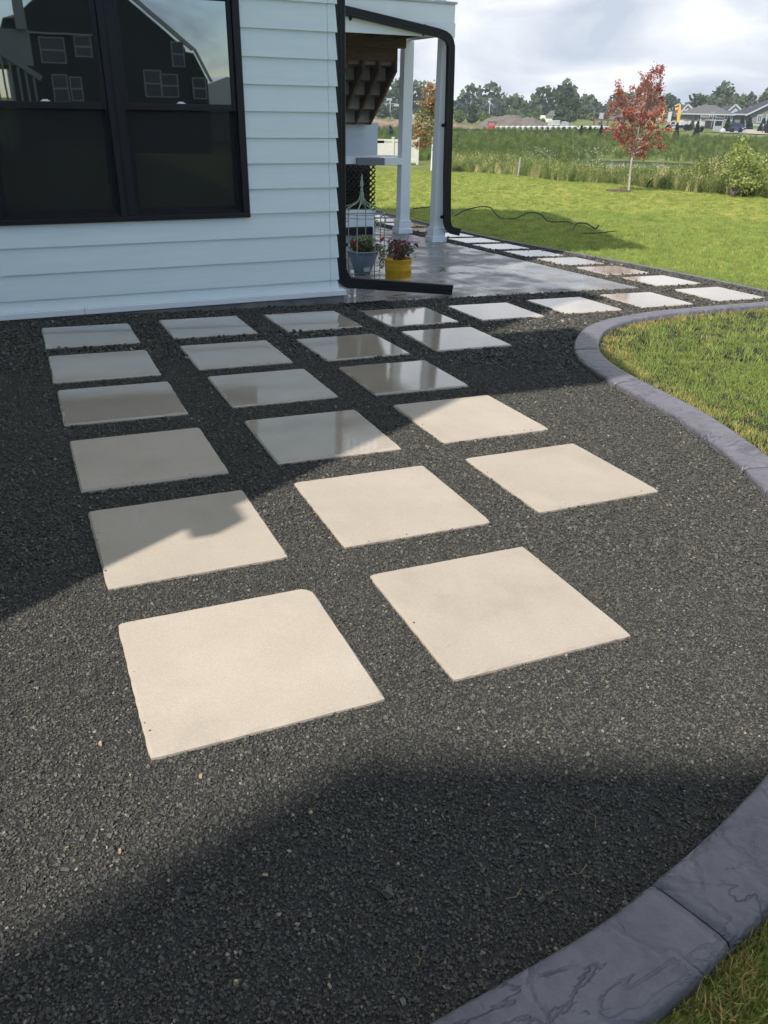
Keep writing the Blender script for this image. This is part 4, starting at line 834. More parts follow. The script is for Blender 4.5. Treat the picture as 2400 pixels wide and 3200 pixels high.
# trailing variegated vine
vn_ = [(gx+.15, gy-.06, gz_+.27), (gx+.19, gy-.09, gz_+.24), (gx+.21, gy-.10, gz_+.17), (gx+.20, gy-.11, gz_+.10)]
q = np.random.default_rng(8); Pv = np.concatenate([np.array(p)+q.normal(0, .022, (26, 3)) for p in vn_]); leafmesh(Pv, .015, q, LEAFV, gp, 'trailing_vine', .6)
Pv = np.concatenate([np.array(p)+q.normal(0, .03, (20, 3)) for p in vn_[:3]]); leafmesh(Pv, .018, q, LEAFG, gp, 'foliage', .6)
# yellow pot
yx, yy_ = 3.535, 6.23; yz = tz(yx, yy_)+.008
yp = thing('flower_pot', 'yellow embossed metal pot with wilted magenta flowers on the patio', 'plant pot', (yx, yy_, yz))
MB().lathe([(0, .004), (.128, .004), (.131, 0), (.133, .006), (.131, .012), (.134, .15), (.137, .156), (.135, .162), (.140, .205), (.146, .209), (.146, .214), (.138, .214), (.134, .19), (0, .185)], (yx, yy_, yz), 30).build('pot', PLASTIC_Y, yp, smooth=True)
em = MB()
for k in range(14):
    a = -math.pi+ (k+.5)*math.pi/14; rad = .1365
    for zz, hh in ((.075, .048), (.182, .014)):
        pts = [(yx+(rad+(.003 if 2 < j < 6 else .001))*math.cos(a+.09*math.cos(j*.785)), yy_+(rad+.002)*math.sin(a+.09*math.cos(j*.785)), yz+zz+hh*math.sin(j*.785)*.75) for j in range(9)]
        em.tube(pts, .0032, 5)
em.build('embossed_scrollwork', PLASTIC_Y, yp, smooth=True)
leaves(yx, yy_, yz+.29, .14, .12, .10, 430, .017, 11, LEAFB, yp, 'wilted_leaves'); leaves(yx+.09, yy_-.02, yz+.30, .08, .07, .07, 80, .018, 12, LEAFG, yp); leaves(yx-.03, yy_, yz+.37, .10, .09, .045, 110, .016, 13, LEAFB, yp, 'wilted_leaves')
stemset(yx, yy_, yz+.18, .25, .16, 26, 14, LEAFB, yp, .0025)
for k, (x, z) in enumerate(((-.125, .375), (.015, .385), (.055, .365), (-.055, .31), (.135, .352), (.155, .335))): flower((yx+x, yy_-.12, yz+z), .029, PINKF, yp, 30+k)
leafmesh(np.array([(yx+.15, yy_-.05, yz+.25), (yx+.17, yy_-.06, yz+.23), (yx+.16, yy_-.04, yz+.28)]), .05, np.random.default_rng(3), LEAFG, yp, 'foliage', .15)
# trellis (obelisk) round the grey pot
tx, ty = 3.285, 6.62; tzb = tz(tx, ty)+.008
tr_ = thing('garden_obelisk', 'green metal obelisk trellis with pointed finial around the grey pot', 'trellis', (tx, ty, tzb))
apex = tzb+.97
MB().lathe([(0, .0), (.010, .0), (.013, .03), (.016, .045), (.009, .055), (.011, .07), (.019, .085), (.003, .19), (0, .20)], (tx, ty, apex-.16), 12).build('finial', GREENMETAL, tr_, smooth=True)
MB().lathe([(0, 0), (.016, .0), (.018, .05), (.014, .10), (0, .10)], (tx, ty, apex-.26), 10).build('collar', GREENMETAL, tr_, smooth=True)
for k in range(8):
    a = R_(12+45*k); c_, s_ = math.cos(a), math.sin(a); Rr = .245
    prof = [(.014, .97-.14), (.017, .97-.17), (.026, .97-.205), (.055, .97-.238), (.105, .97-.262), (.160, .97-.280), (.205, .97-.305), (.235, .97-.340), (Rr, .97-.375)]
    pts = [(tx+c_*r_, ty+s_*r_, tzb+z_) for r_, z_ in prof]
    low = .0 if k % 2 == 0 else .22
    pts += [(tx+c_*Rr, ty+s_*Rr, tzb+.25), (tx+c_*Rr, ty+s_*Rr, tzb+low)]
    MB().tube(pts, .0052, 6).build('wire', GREENMETAL, tr_, smooth=True)
    if k % 2 == 0:
        lp = [(tx+c_*(Rr+.035-.035*math.cos(j*.5236)), ty+s_*(Rr+.035-.035*math.cos(j*.5236)), tzb+.55+.038*math.sin(j*.5236)) for j in range(13)]
        MB().tube(lp, .0052, 6).build('scroll', GREENMETAL, tr_, smooth=True)
        MB().tube([(tx, ty, tzb+.02), (tx+c_*Rr, ty+s_*Rr, tzb+.02)], .004, 5).build('foot_bar', GREENMETAL, tr_)
for z_ in (.598, .634):
    MB().tube([(tx+.245*math.cos(j*.2618), ty+.245*math.sin(j*.2618), tzb+z_) for j in range(25)], .0042, 6).build('ring', GREENMETAL, tr_, smooth=True)
# bottle
bo = thing('water_bottle', 'clear plastic gallon bottle standing behind the spout at the house corner', 'bottle', (2.70, 5.43, tz(2.7, 5.43)+.008))
bz = tz(2.7, 5.43)+.008
MB().lathe([(0, 0), (.036, 0), (.042, .008), (.042, .03), (.040, .035), (.042, .04), (.042, .07), (.040, .075), (.042, .08), (.042, .12), (.038, .15), (.022, .185), (.014, .195), (.014, .21), (0, .21)], (2.70, 5.43, bz), 20).build('body', CLEAR, bo, smooth=True)
MB().lathe([(0, .205), (.0165, .205), (.0165, .228), (0, .228)], (2.70, 5.43, bz), 14).build('cap', WHITE, bo)
# small pipe stub / debris under the spout
MB().tube([(3.0, 5.17, tz(3, 5.2)+.04), (3.12, 5.16, tz(3, 5.2)+.045)], .004, 5).build('twig', LEAFB, label='small brown twig on the patio under the black spout', cat='twig')

# ------------------------------------------------------------------ hose on the lawn
def hosepath(pts, lift=None): return [(x, y, tz(x, y)+(lift[i] if lift else .03)) for i, (x, y) in enumerate(pts)]
def crv(pts, n=6):
    P = [Vector(p) for p in pts]; out_ = []
    for i in range(len(P)-1):
        p0, p1, p2, p3 = P[max(i-1, 0)], P[i], P[i+1], P[min(i+2, len(P)-1)]
        for k in range(n): t_ = k/n; out_.append(0.5*((2*p1)+(-p0+p2)*t_+(2*p0-5*p1+4*p2-p3)*t_**2+(-p0+3*p1-3*p2+p3)*t_**3))
    return out_+[P[-1]]
h = MB(); 
h.tube(crv(hosepath([(7.3, 13.8), (7.62, 14.39), (7.97, 14.5), (8.4, 14.4), (8.3, 13.8), (8.05, 13.25), (8.2, 13.2), (8.45, 13.05), (8.62, 12.9), (8.66, 12.75), (8.74, 12.7), (8.76, 12.6), (8.9, 12.4), (9.15, 12.35), (9.25, 12.1), (9.28, 11.85), (9.35, 11.68), (9.48, 11.5), (9.49, 11.33)], [.03, .06, .08, .12, .05, .03, .12, .20, .20, .10, .03, .02, .04, .14, .14, .03, .03, .04, .02])), .011, 7)
h.build('hose_run', HOSE, None, smooth=True)
ho = bpy.data.objects['hose_run']; ho.name = 'garden_hose'; tag(ho, 'long black hose looping over the lawn behind the front deck post', 'hose')
h = MB(); h.tube(crv(hosepath([(8.97, 10.61), (9.1, 10.7), (9.25, 10.62), (9.35, 10.5), (9.3, 10.35)], [.02, .10, .10, .03, .10])), .011, 7); h.tube(crv(hosepath([(8.67, 9.94), (8.95, 9.88), (9.36, 9.94)], [.03, .035, .05])), .009, 7)
tag(h.build('garden_hose', HOSE, None, smooth=True), 'short kinked black hose piece and stick in the shaded lawn', 'hose')

# ------------------------------------------------------------------ unseen wing and neighbour, shaped to cast the foreground shadows; then the reflected houses
wing = thing('shadow_wing', 'unseen tall wing left of the frame, shaped to cast the foreground shadow', 'shadow caster', (-4, 2, 0))  # unseen; outline worked back from the shadow edge on the pavers
MB().box(-9, -2.0, .50, 5.12, -.4, 9.2).build('wall', SIDING, wing)
MB().hexa([(-9.4, .45, 9.2), (-1.7, .45, 9.2), (-1.7, 5.2, 9.2), (-9.4, 5.2, 9.2), (-8, 2.6, 10.6), (-3.6, 2.6, 10.6), (-3.6, 2.8, 10.6), (-8, 2.8, 10.6)]).build('roof', ROOFM, wing)
MB().box(-6, -2.0, -.29, .495, -.4, 5.70).build('low_shadow_wall', SIDING, wing)
MB().hexa([(-6, -.29, 5.70), (-.76, -.29, 5.70), (-.76, .75, 6.30), (-6, .75, 6.30), (-6, -.29, 5.80), (-.76, -.29, 5.80), (-.76, .75, 6.42), (-6, .75, 6.42)]).build('low_shadow_roof', ROOFM, wing)  # jutting roof added to shape the tip of that shadow
# unseen block added to notch the wing's shadow edge
MB().box(-1.995, -1.90, -.37, -.24, 3.24, 3.42).build('shadow_notch_block', BLACK, wing)
nb = thing('shadow_house', 'unseen house left behind the camera, shaped to cast the bottom shadow', 'house', (-8, -9, 0))  # unseen house added; gable pitched to cast the soft lowest shadow
gp_ = [(-14.2, -5.46, -.4), (-2.55, -5.46, -.4), (-2.55, -5.46, 8.7), (-8.0, -5.46, 11.9), (-14.2, -5.46, 5.8)]
MB().prism(gp_, (0, -9, 0)).build('wall', mat('dark_green_siding', (0.035, 0.045, 0.045), .7, .15, 2), nb)
MB().beam((-8.1, -10, 11.98), (-8.1, -10, 12.02), .1, .1).build('vent', ROOFM, nb)

# houses mirrored in the glass
DSID = mat('dark_house_siding', (0.014, 0.018, 0.019), .8, .15, 2); TRIM = mat('house_trim', (.28, .30, .32), .6)
def rwin(par, x, z, w, hgt, y, panes=2):
    f_ = MB(); fr = .055
    f_.box(x-w/2, x+w/2, y, y+.06, z-hgt/2, z-hgt/2+fr).box(x-w/2, x+w/2, y, y+.06, z+hgt/2-fr, z+hgt/2).box(x-w/2, x-w/2+fr, y, y+.06, z-hgt/2+fr, z+hgt/2-fr).box(x+w/2-fr, x+w/2, y, y+.06, z-hgt/2+fr, z+hgt/2-fr).box(x-w/2+fr, x+w/2-fr, y, y+.06, z-.035, z+.035)
    wn = f_.build('window', TRIM, par); MB().box(x-w/2+fr, x+w/2-fr, y-.01, y+.015, z-hgt/2+fr, z-.035).box(x-w/2+fr, x+w/2-fr, y-.01, y+.015, z+.035, z+hgt/2-fr).build('pane', FARGLASS, wn)
hr = thing('dark_gabled_house', 'dark gabled house mirrored in the right window panes', 'house', (8, -50, -1))
MB().prism([(1.6, -46, -2), (11.9, -46, -2), (11.9, -46, 4.3), (6.2, -46, 8.6), (1.6, -46, 5.0)], (0, -10, 0)).build('wall', DSID, hr)
MB().prism([(11.9, -47, -2), (13.4, -47, -2), (13.4, -47, 2.6), (12.6, -47, 4.1), (11.9, -47, 4.2)], (0, -8, 0)).build('side_wall', mat('green_side', (.02, .03, .018), .8), hr)
MB().beam((12.3, -45.7, 4.25), (6.1, -45.7, 8.95), .3, .22).beam((12.6, -46.8, 4.35), (13.6, -46.8, 2.5), .2, .15).build('roof_trim', TRIM, hr)
MB().hexa([(1.6, -46, 5.4), (6.6, -46, 5.6), (6.6, -56, 5.6), (1.6, -56, 5.4), (3.0, -50, 6.0), (6.0, -50, 7.0), (6.0, -52, 7.0), (3.0, -52, 6.0)]).build('roof', ROOFM, hr)
for x, z, w_, h_ in ((11.4, 3.95, .8, 1.4), (9.7, 2.3, 1.1, 1.5), (10.7, 2.2, 1.1, 1.3), (12.6, 2.1, .9, 1.2), (4.05, 3.9, 1.4, 1.35), (5.8, 4.15, 1.0, 1.1), (4.2, 1.9, .9, 1.5), (5.1, 1.9, .7, 1.3)): rwin(hr, x, z, w_, h_, -45.98)
MB().box(2.9, 6.5, -45.96, -45.8, 4.72, 4.80).build('eave_board', TRIM, hr)
hs_ = thing('white_far_house', 'small pale house mirrored at the lower right of the window', 'house', (20, -72, -1))
MB().prism([(18.2, -70, -2), (23, -70, -2), (23, -70, 2.4), (20.5, -70, 3.4), (18.2, -70, 2.6)], (0, -8, 0)).build('wall', mat('pale_siding', (.42, .45, .48), .7), hs_)
nd_ = thing('neighbour_deck', 'neighbouring white deck with stairs mirrored at the left of the window', 'deck', (.3, -8, 0))
MB().box(-2.5, .95, -8.5, -8.3, 1.98, 2.62).build('fascia', TRIM, nd_); MB().box(.72, .92, -8.4, -8.2, 2.62, 4.2).build('post', TRIM, nd_)
MB().beam((-.2, -8.2, 2.55), (1.05, -8.2, 1.75), .06, .10).build('handrail', TRIM, nd_)
for k in range(8): MB().box(-.1+k*.14, -.06+k*.14, -8.22, -8.18, .2, 2.4-k*.09).build('baluster', TRIM, nd_)
MB().box(-2.5, .9, -11.5, -8.5, 1.98, 2.2).build('deck_floor', DSID, nd_)
MB().box(1.1, 3.4, -13.2, -13.1, -.2, .42).build('bench', TRIM, nd_)


# ------------------------------------------------------------------ far scene
def c3(x, y): return (1350+x/3.016, 180+y/3.016)
def c4(x, y): return (1850+x/3.016, 180+y/3.016)
def c14(x, y): return (2000+x/4.1475, 280+y/4.1475)
def c1(x, y): return (1000+x/3.318, y/3.318)
def ground_at(fx, D):           # the place on the terrain along a bearing (any height in the frame)
    p = atD(fx, 400, D); return Vector((p.x, p.y, tz(p.x, p.y)))
def lobes_points(lobes, n, q, shell=.5):
    vol = np.array([l[3]*l[4]*l[5] for l in lobes])**.67; k = q.choice(len(lobes), n, p=vol/vol.sum()); Lb = np.array(lobes)[k]
    u = q.normal(size=(n, 3)); u /= np.linalg.norm(u, axis=1)[:, None]; u *= (q.random(n)**shell)[:, None]; return Lb[:, :3]+u*Lb[:, 3:6]
TREEM = {}
def leafmat(nm, c, tl=.25, iv=0): 
    if nm not in TREEM: TREEM[nm] = mat(nm, tuple(x*.75 for x in c), .8, transl=tl, col2=tuple(min(1, x*1.35) for x in c), vscale=.55 if tl < .3 else 3, spec=.15)
    return TREEM[nm]
BARK = mat('grey_bark', (.16, .14, .12), .9, .3, 20)
def far_tree(f, top, wpx, D, m, label, n=900, seed=0, form='round', base_frac=.12, group='trees along the far treeline'):
    b = ground_at(f[0], D); ztop = atD(f[0], top, D).z; H = ztop-b.z; W_ = (atD(f[0]+wpx/2, f[1], D)-atD(f[0]-wpx/2, f[1], D)).length
    q = np.random.default_rng(seed); tr = thing('tree', label, 'tree', b, group=group); lobes = []; rw = W_/2
    if form == 'cone':
        for k in range(9): t_ = k/8; lobes.append((b.x, b.y, b.z+H*(.06+.9*t_), rw*(1-t_)*.95+.08*rw, rw*(1-t_)*.95+.08*rw, H*.09))
    else:
        nl = 11 if form == 'round' else 9
        for k in range(nl):
            t_ = q.uniform(base_frac+.12, .90); prof = math.sin(math.pi*min(1, max(0, (t_-base_frac)/(1.03-base_frac)))**(.8))
            if form == 'tall': prof = .55+.45*prof if t_ < .8 else prof
            a = q.uniform(0, 6.28); rr_ = rw*prof*q.uniform(.2, .62); lr = rw*q.uniform(.30, .48)
            lobes.append((b.x+math.cos(a)*rr_, b.y+math.sin(a)*rr_, b.z+H*t_, lr, lr, min(H*.22, lr*q.uniform(.8, 1.4))))
        lobes.append((b.x, b.y, b.z+H*.62, rw*.5, rw*.5, H*.30)); lobes.append((b.x+q.uniform(-.2, .2)*rw, b.y, b.z+H*.86, rw*.32, rw*.32, H*.13))
        if base_frac < .2: lobes.append((b.x, b.y, b.z+H*.30, rw*.85, rw*.85, H*.2))
    P = lobes_points(lobes, n, q, .4); size = max(.12, D*.0016)
    if form == 'sparse': P = P[(np.sin(P[:, 0]*1.1)+np.sin(P[:, 2]*1.7+P[:, 1])) > -.5]
    leafmesh(P, size, q, m, tr, 'crown', .75)
    tk = MB(); tk.tube([b+Vector((0, 0, -.2)), b+Vector((.05*rw, 0, H*.35)), b+Vector((0, 0, H*.8))], [max(.12, H*.022), max(.09, H*.014), .04], 6)
    for k in range(4):
        a = q.uniform(0, 6.28); z_ = H*q.uniform(.25, .5); tk.tube([b+Vector((0, 0, z_)), b+Vector((math.cos(a)*rw*.55, math.sin(a)*rw*.55, z_+H*.25))], [max(.05, H*.008), .03], 5)
    tk.build('trunk', BARK, tr); return tr
DK = leafmat('dark_foliage', (.062, .094, .050)); MD = leafmat('mid_foliage', (.098, .145, .058)); LT = leafmat('bright_foliage', (.150, .200, .060)); OL = leafmat('olive_foliage', (.135, .155, .085)); BL = leafmat('bluish_foliage', (.095, .125, .110))
T = [  # place, top, width, distance, leaf, label, count, form
 (c1(470,1100),312,120,240,DK,'dark green tree behind the stair opening, left of the light mast',900,'round'),
 (c1(650,1110),321,50,230,DK,'dark rounded tree seen between stairs and rear post',1000,'round'),
 (c1(760,1150),338,42,260,MD,'mid green tree between the stairs and the rear post',700,'round'),
 (c1(800,1150),334,34,230,DK,'dark tree just left of the rear deck post',700,'round'),
 (c1(985,1130),335,30,260,DK,'dark tree right of the rear deck post',600,'round'),
 (c1(1040,1130),333,30,250,MD,'mid green tree behind the orange sapling',600,'round'),
 (c3(-20,420),322,70,260,DK,'dark tree behind the front post',800,'round'),
 (c3(240,420),316,34,280,BL,'distant blue-green tree just right of the front downspout',700,'round'),
 (c3(300,430),318,13,280,BL,'narrow distant spire tree right of the downspout',300,'cone'),
 (c3(255,520),338,38,200,LT,'light green shrubby tree near the downspout',900,'round'),
 (c3(372,500),319,42,190,DK,'dense dark tree, nearest of the left treeline group',1300,'round'),
 (c3(500,560),344,44,215,LT,'bright yellow-green tree beside the gravel heap',900,'round'),
 (c3(455,540),336,40,240,MD,'mid green tree behind the bright yellow-green one',700,'round'),
 (c3(500,460),313,40,290,BL,'tall blue-green tree left of the far light mast',700,'round'),
 (c3(590,460),310,42,290,BL,'tall dark tree right of the far light mast',800,'tall'),
 (c3(640,500),326,30,270,DK,'dark tree at the right end of the tall group',600,'round'),
 (c3(710,520),339,44,280,MD,'low green tree above the gravel heap, left part',600,'round'),
 (c3(780,520),337,40,270,OL,'olive tree above the gravel heap',600,'round'),
 (c3(850,510),331,44,270,MD,'rounded mid green tree above the heap peak',800,'round'),
 (c3(930,520),336,40,270,MD,'mid green tree above the right slope of the heap',700,'round'),
 (c3(985,520),338,36,250,LT,'light green tree below the thin tall one',700,'round'),
 (c3(1000,430),300,25,290,BL,'thin tall blue-green tree standing above the treeline',600,'tall'),
 (c3(1090,500),334,44,280,DK,'dark low tree behind the little pale house',700,'round'),
 (c3(1040,580),362,22,190,LT,'small yellow-green shrub by the heap foot',400,'round'),
 (c3(1245,440),274,80,210,DK,'largest tallest tree of the treeline, dark and broad',2600,'tall'),
 (c3(1240,560),335,90,205,DK,'broad dark lower tree under the tallest one',1500,'round'),
 (c3(1400,520),330,50,240,MD,'mid green tree right of the tallest one',800,'round'),
 (c3(1455,470),318,58,260,BL,'dark domed tree right of the tallest one',1000,'round'),
 (c3(1520,560),344,66,220,OL,'dusty olive tree left of the red maple',900,'round'),
 (c3(1595,480),323,36,260,BL,'blue-green round tree left of the red maple',700,'round'),
 (c3(1640,560),345,50,230,OL,'dusty olive tree just left of the red maple',700,'round'),
 (c4(230,520),335,50,260,MD,'green tree behind the left side of the red maple',600,'round'),
 (c4(330,520),330,50,260,MD,'green tree behind the red maple crown',600,'round'),
 (c4(500,500),320,60,260,DK,'dark tree hidden by the red maple crown',600,'round'),
 (c4(700,450),314,48,290,DK,'dark tree right of the red maple top',700,'round'),
 (c4(780,460),316,44,290,DK,'dark tree above the digger boom',700,'round'),
 (c4(860,460),313,40,290,BL,'blue-green tree above the digger stick',700,'round'),
 (c4(935,440),308,46,280,DK,'rounded tree behind the small gables',800,'round'),
 (c4(1010,440),306,42,280,MD,'mid green tree left of the grey hipped roof',800,'round'),
 (c4(1075,420),300,46,270,OL,'olive tree behind the grey hipped roof',900,'round'),
 (c4(1175,400),291,50,270,OL,'tall airy tree behind the grey roof ridge',1100,'sparse'),
 (c4(1290,400),286,48,270,OL,'tall airy tree behind the white gable',1100,'sparse'),
 (c4(1340,440),302,60,265,MD,'broad green tree behind the white gable',900,'round'),
 (c4(1440,400),284,46,270,OL,'windblown airy tree left of the dark roof',900,'sparse'),
 (c4(1580,370),270,56,270,OL,'tallest airy tree at the right edge above the dark roof',1300,'sparse'),
 (c4(1700,370),275,56,270,OL,'airy tree beyond the right edge of the photo',500,'sparse'),
]
for k, (f, top, w_, D, m, lb, n, fm) in enumerate(T): far_tree(f, top+(9 if fm == 'round' else 3), w_, D, m, lb, int(n*3.4), 500+k, fm, base_frac=.1)
# continuous wood behind them
qd = np.random.default_rng(4); Pw = []
for az in np.arange(14, 62, .10):
    D = 300+20*math.sin(az*.7); z0 = -1.0; hh = (6.5+2.5*math.sin(az*1.3)+1.5*math.sin(az*4.1+1))
    for _ in range(22): a = az+qd.normal(0, .12); DD = D+qd.uniform(-4, 4); Pw.append((CAM.x+DD*math.sin(R_(a)), CAM.y+DD*math.cos(R_(a)), z0+hh*qd.random()**.8))
leafmesh(np.array(Pw), .9, qd, DK, None, 'distant_wood', .8, label='far dark wood that closes the horizon behind the single trees', cat='wood', kind='stuff')

# light masts
for f, top, D, lb in ((c1(725, 1080), 316, 230, 'sports field light mast seen between the stairs and rear post'), (c3(530, 450), 309, 260, 'tall thin light mast standing among the trees')):
    b = ground_at(f[0], D); zt = atD(f[0], top, D).z; ms_ = thing('light_mast', lb, 'light mast', b, group='light masts of a sports field')
    MB().tube([b, (b.x, b.y, zt)], .16, 6).build('pole', TRIM, ms_); rgt = Vector((math.cos(YAW), -math.sin(YAW), 0)); sg = 1
    if top > 315:
        MB().beam(Vector((b.x, b.y, zt-.6))-rgt*1.6, Vector((b.x, b.y, zt-.6))+rgt*1.6, .15, .15).build('crossarm', TRIM, ms_)
        for dx, dz in ((-1.6, -.9), (1.6, -.9), (-.3, .4)): c_ = Vector((b.x, b.y, zt))+rgt*dx+Vector((0, 0, dz)); MB().hexa([c_+rgt*i*.5+Vector((j*.15, -j*.2, k_*.28)) for k_ in (-1, 1) for (i, j) in ((-1, -1), (1, -1), (1, 1), (-1, 1))]).build('lamp_head', TRIM, ms_)
    else: MB().beam(Vector((b.x, b.y, zt))-rgt*.6, Vector((b.x, b.y, zt))+rgt*.4, .25, .3).build('lamp_head', TRIM, ms_)

# dirt heaps
def heap(name, pts, D, depth, m, lb):    # skyline points (full px), a mound with a far and near foot
    V = []; F = []; nx = len(pts); ny = 13; q = random.Random(3)
    for (fx, fy) in pts:
        top = atD(fx, fy, D).z; 
        for j in range(ny):
            t_ = -1+2*j/(ny-1); p = atD(fx, 400, D+depth*t_); g_ = tz(p.x, p.y)-.3; h_ = (top-g_)*(1-abs(t_)**1.5); V.append((p.x, p.y, g_+h_+q.uniform(-.12, .12)*(1-abs(t_))))
    for i in range(nx-1):
        for j in range(ny-1): a = i*ny+j; F.append((a, a+1, a+ny+1, a+ny))
    mb = MB(); mb.v = V; mb.f = F; return mb.build(name, m, None, smooth=True, label=lb, cat='dirt heap', kind='structure')
def dens(pts, k=5):
    o_ = []; q = random.Random(9)
    for a, b_ in zip(pts, pts[1:]): o_ += [(a[0]+(b_[0]-a[0])*i/k, a[1]+(b_[1]-a[1])*i/k+q.uniform(-.5, .5)) for i in range(k)]
    return o_+[pts[-1]]
heap('gravel_heap', dens([c3(*q) for q in ((425,650),(470,600),(520,572),(560,560),(620,552),(690,542),(780,545),(830,562),(850,570),(900,556),(940,566),(980,582),(1020,598),(1080,612),(1095,645))]), 168, 9, DIRT, 'large grey-brown gravel heap left of the concrete pipes')
heap('dirt_bank', dens([c1(*q) for q in ((420,1300),(520,1245),(560,1228),(640,1250),(740,1262),(790,1246),(870,1244),(960,1255),(1040,1272),(1120,1290),(1200,1300),(1300,1292),(1420,1290),(1500,1300),(1600,1318),(1700,1330))]), 150, 12, DIRT_TAN, 'low tan dirt bank behind the vinyl fence and deck posts')
# silt fence
sf = thing('silt_fence', 'long low black silt fence in front of the pipes and the field', 'silt fence', ground_at(1700, 118))
pts = [ground_at(fx, 118+ (fx-1350)*.006) for fx in np.linspace(1300, 2010, 40)]
mb = MB()
for a, b_ in zip(pts, pts[1:]): mb.hexa([a, b_, b_+Vector((.05, .05, 0)), a+Vector((.05, .05, 0)), a+Vector((0, 0, .40)), b_+Vector((0, 0, .40)), b_+Vector((.05, .05, .40)), a+Vector((.05, .05, .40))])
mb.build('fabric', BLACK, sf)
for p in pts[::3]: MB().box(p.x-.05, p.x+.05, p.y-.05, p.y+.05, p.z, p.z+.6).build('stake', WOOD, sf)
# concrete pipes
PIPE = mat('white_concrete_pipe', (.45, .45, .42), .8, .12, 1)
pipe_x = [c3(x, 0)[0] for x in (620,672,724,776,828,880,932,984,1036,1088,1140,1192,1244,1296,1348,1440,1490,1545,1600,1650)]+[c4(x, 0)[0] for x in (70,125)]
for k, fx in enumerate(pipe_x):
    D = 134 if k < 15 else 132; b = ground_at(fx, D); pr = thing('concrete_pipe', None, 'pipe', b+Vector((0, 0, .62)), group='white concrete pipes lying in a row on the far bank')
    pr['label'] = 'white concrete pipe in the far row, %s from the red rack end' % (['leftmost', 'second', 'third', 'fourth', 'fifth', 'sixth', 'seventh', 'eighth', 'ninth', 'tenth', 'eleventh', 'twelfth', 'thirteenth', 'fourteenth', 'fifteenth'][k]) if k < 15 else 'white concrete pipe near the maple, %s from the right end of the row' % (['seventh', 'sixth', 'fifth', 'fourth', 'third', 'second', 'last'][k-15])
    d_ = Vector((math.sin(R_(25)), math.cos(R_(25)), 0)); up = Vector((0, 0, 1)); sd = d_.cross(up); V = []; F = []; n = 16; R0, R1, Lp = .50, .40, 2.4
    cc = Vector((b.x, b.y, atD(fx, 394, D).z-.50)); rings = [(R1, 0), (R0, 0), (R0, Lp), (R1, Lp)]
    for (r_, l_) in rings:
        for j in range(n): V.append(cc+d_*l_+sd*(r_*math.cos(6.2832*j/n))+up*(r_*math.sin(6.2832*j/n)))
    for i in range(4):
        for j in range(n): F.append((i*n+j, i*n+(j+1) % n, ((i+1) % 4)*n+(j+1) % n, ((i+1) % 4)*n+j))
    mb = MB(); mb.v = [tuple(v) for v in V]; mb.f = F; mb.build('barrel', PIPE, pr, smooth=False)
# local frame facing the camera
class Fr:
    def __init__(s, fx, D): s.o = ground_at(fx, D); a = R_(bearing(fx, 400)); s.w = Vector((math.sin(a), math.cos(a), 0)); s.u = Vector((math.cos(a), -math.sin(a), 0)); s.D = D; s.fx = fx
    def P(s, u, w, z): return s.o+s.u*u+s.w*w+Vector((0, 0, z))
    def uz(s, f, w=0.0): # place in the u,z plane from a bearing
        d = ray(*f); n = s.w; t_ = ((s.o+s.w*w-CAM).dot(n))/d.dot(n); p = CAM+d*t_; return (p-s.o).dot(s.u), p.z-s.o.z
    def bx(s, u0, u1, w0, w1, z0, z1): return [s.P(u0, w0, z0), s.P(u1, w0, z0), s.P(u1, w1, z0), s.P(u0, w1, z0), s.P(u0, w0, z1), s.P(u1, w0, z1), s.P(u1, w1, z1), s.P(u0, w1, z1)]
def fbox(fr, u0, u1, w0, w1, z0, z1, nm, m, par, **k): return MB().hexa(fr.bx(u0, u1, w0, w1, z0, z1)).build(nm, m, par, **k)
def fpoly(fr, uz, w0, w1, nm, m, par, **k): return MB().prism([fr.P(u, w0, z) for u, z in uz], fr.w*(w1-w0)).build(nm, m, par, **k)
# red rack
RED = mat('red_machine_paint', (.42, .03, .03), .5, .1, 3); fr = Fr(c3(550, 0)[0], 130); rk = thing('red_rack', 'red steel machine rack at the left end of the pipe row', 'rack', fr.o)
U = lambda x, y: fr.uz(c3(x, y))
u0, z0 = U(503, 680); u1, z1 = U(590, 640); fpoly(fr, [(u0, 0), (u1, 0), (u1+.1, z1), (u0+.45, z1)], 0, 1.6, 'body', RED, rk)
for a, b_ in (((525, 640), (535, 603)), ((592, 645), (604, 608)), ((533, 605), (605, 609))):
    p, q_ = U(*a), U(*b_); MB().beam(fr.P(p[0], .3, p[1]), fr.P(q_[0], .3, q_[1]), .16, .16).build('frame', mat('rusty_red', (.17, .04, .03), .8), rk)
# timber frame (trench box) left of the maple
fr = Fr(c3(1640, 0)[0], 138); tb = thing('trench_frame', 'brown timber and steel frame standing beside the pipes left of the maple', 'frame', fr.o); U = lambda x, y: fr.uz(c3(x, y)); V_ = lambda x, y: fr.uz(c4(x, y))
p0, p1 = U(1525, 585), V_(222, 590)
RUST = mat('rusty_steel', (.12, .07, .045), .8, .3, 1)
MB().beam(fr.P(p0[0], 0, p0[1]), fr.P(p1[0], 0, p1[1]), .35, .25).build('top_beam', RUST, tb); MB().beam(fr.P(p0[0], 3, p0[1]), fr.P(p1[0], 3, p1[1]), .25, .2).build('top_beam', RUST, tb)
for x in (1530, 1600, 1659): p = U(x, 590); fbox(fr, p[0]-.12, p[0]+.12, -.1, .1, -.2, p[1], 'upright', RUST, tb)
p = U(1570, 600); q_ = U(1605, 640); fbox(fr, p[0], q_[0], .5, 1.5, 0, 2.2, 'panel', TRIM, tb)
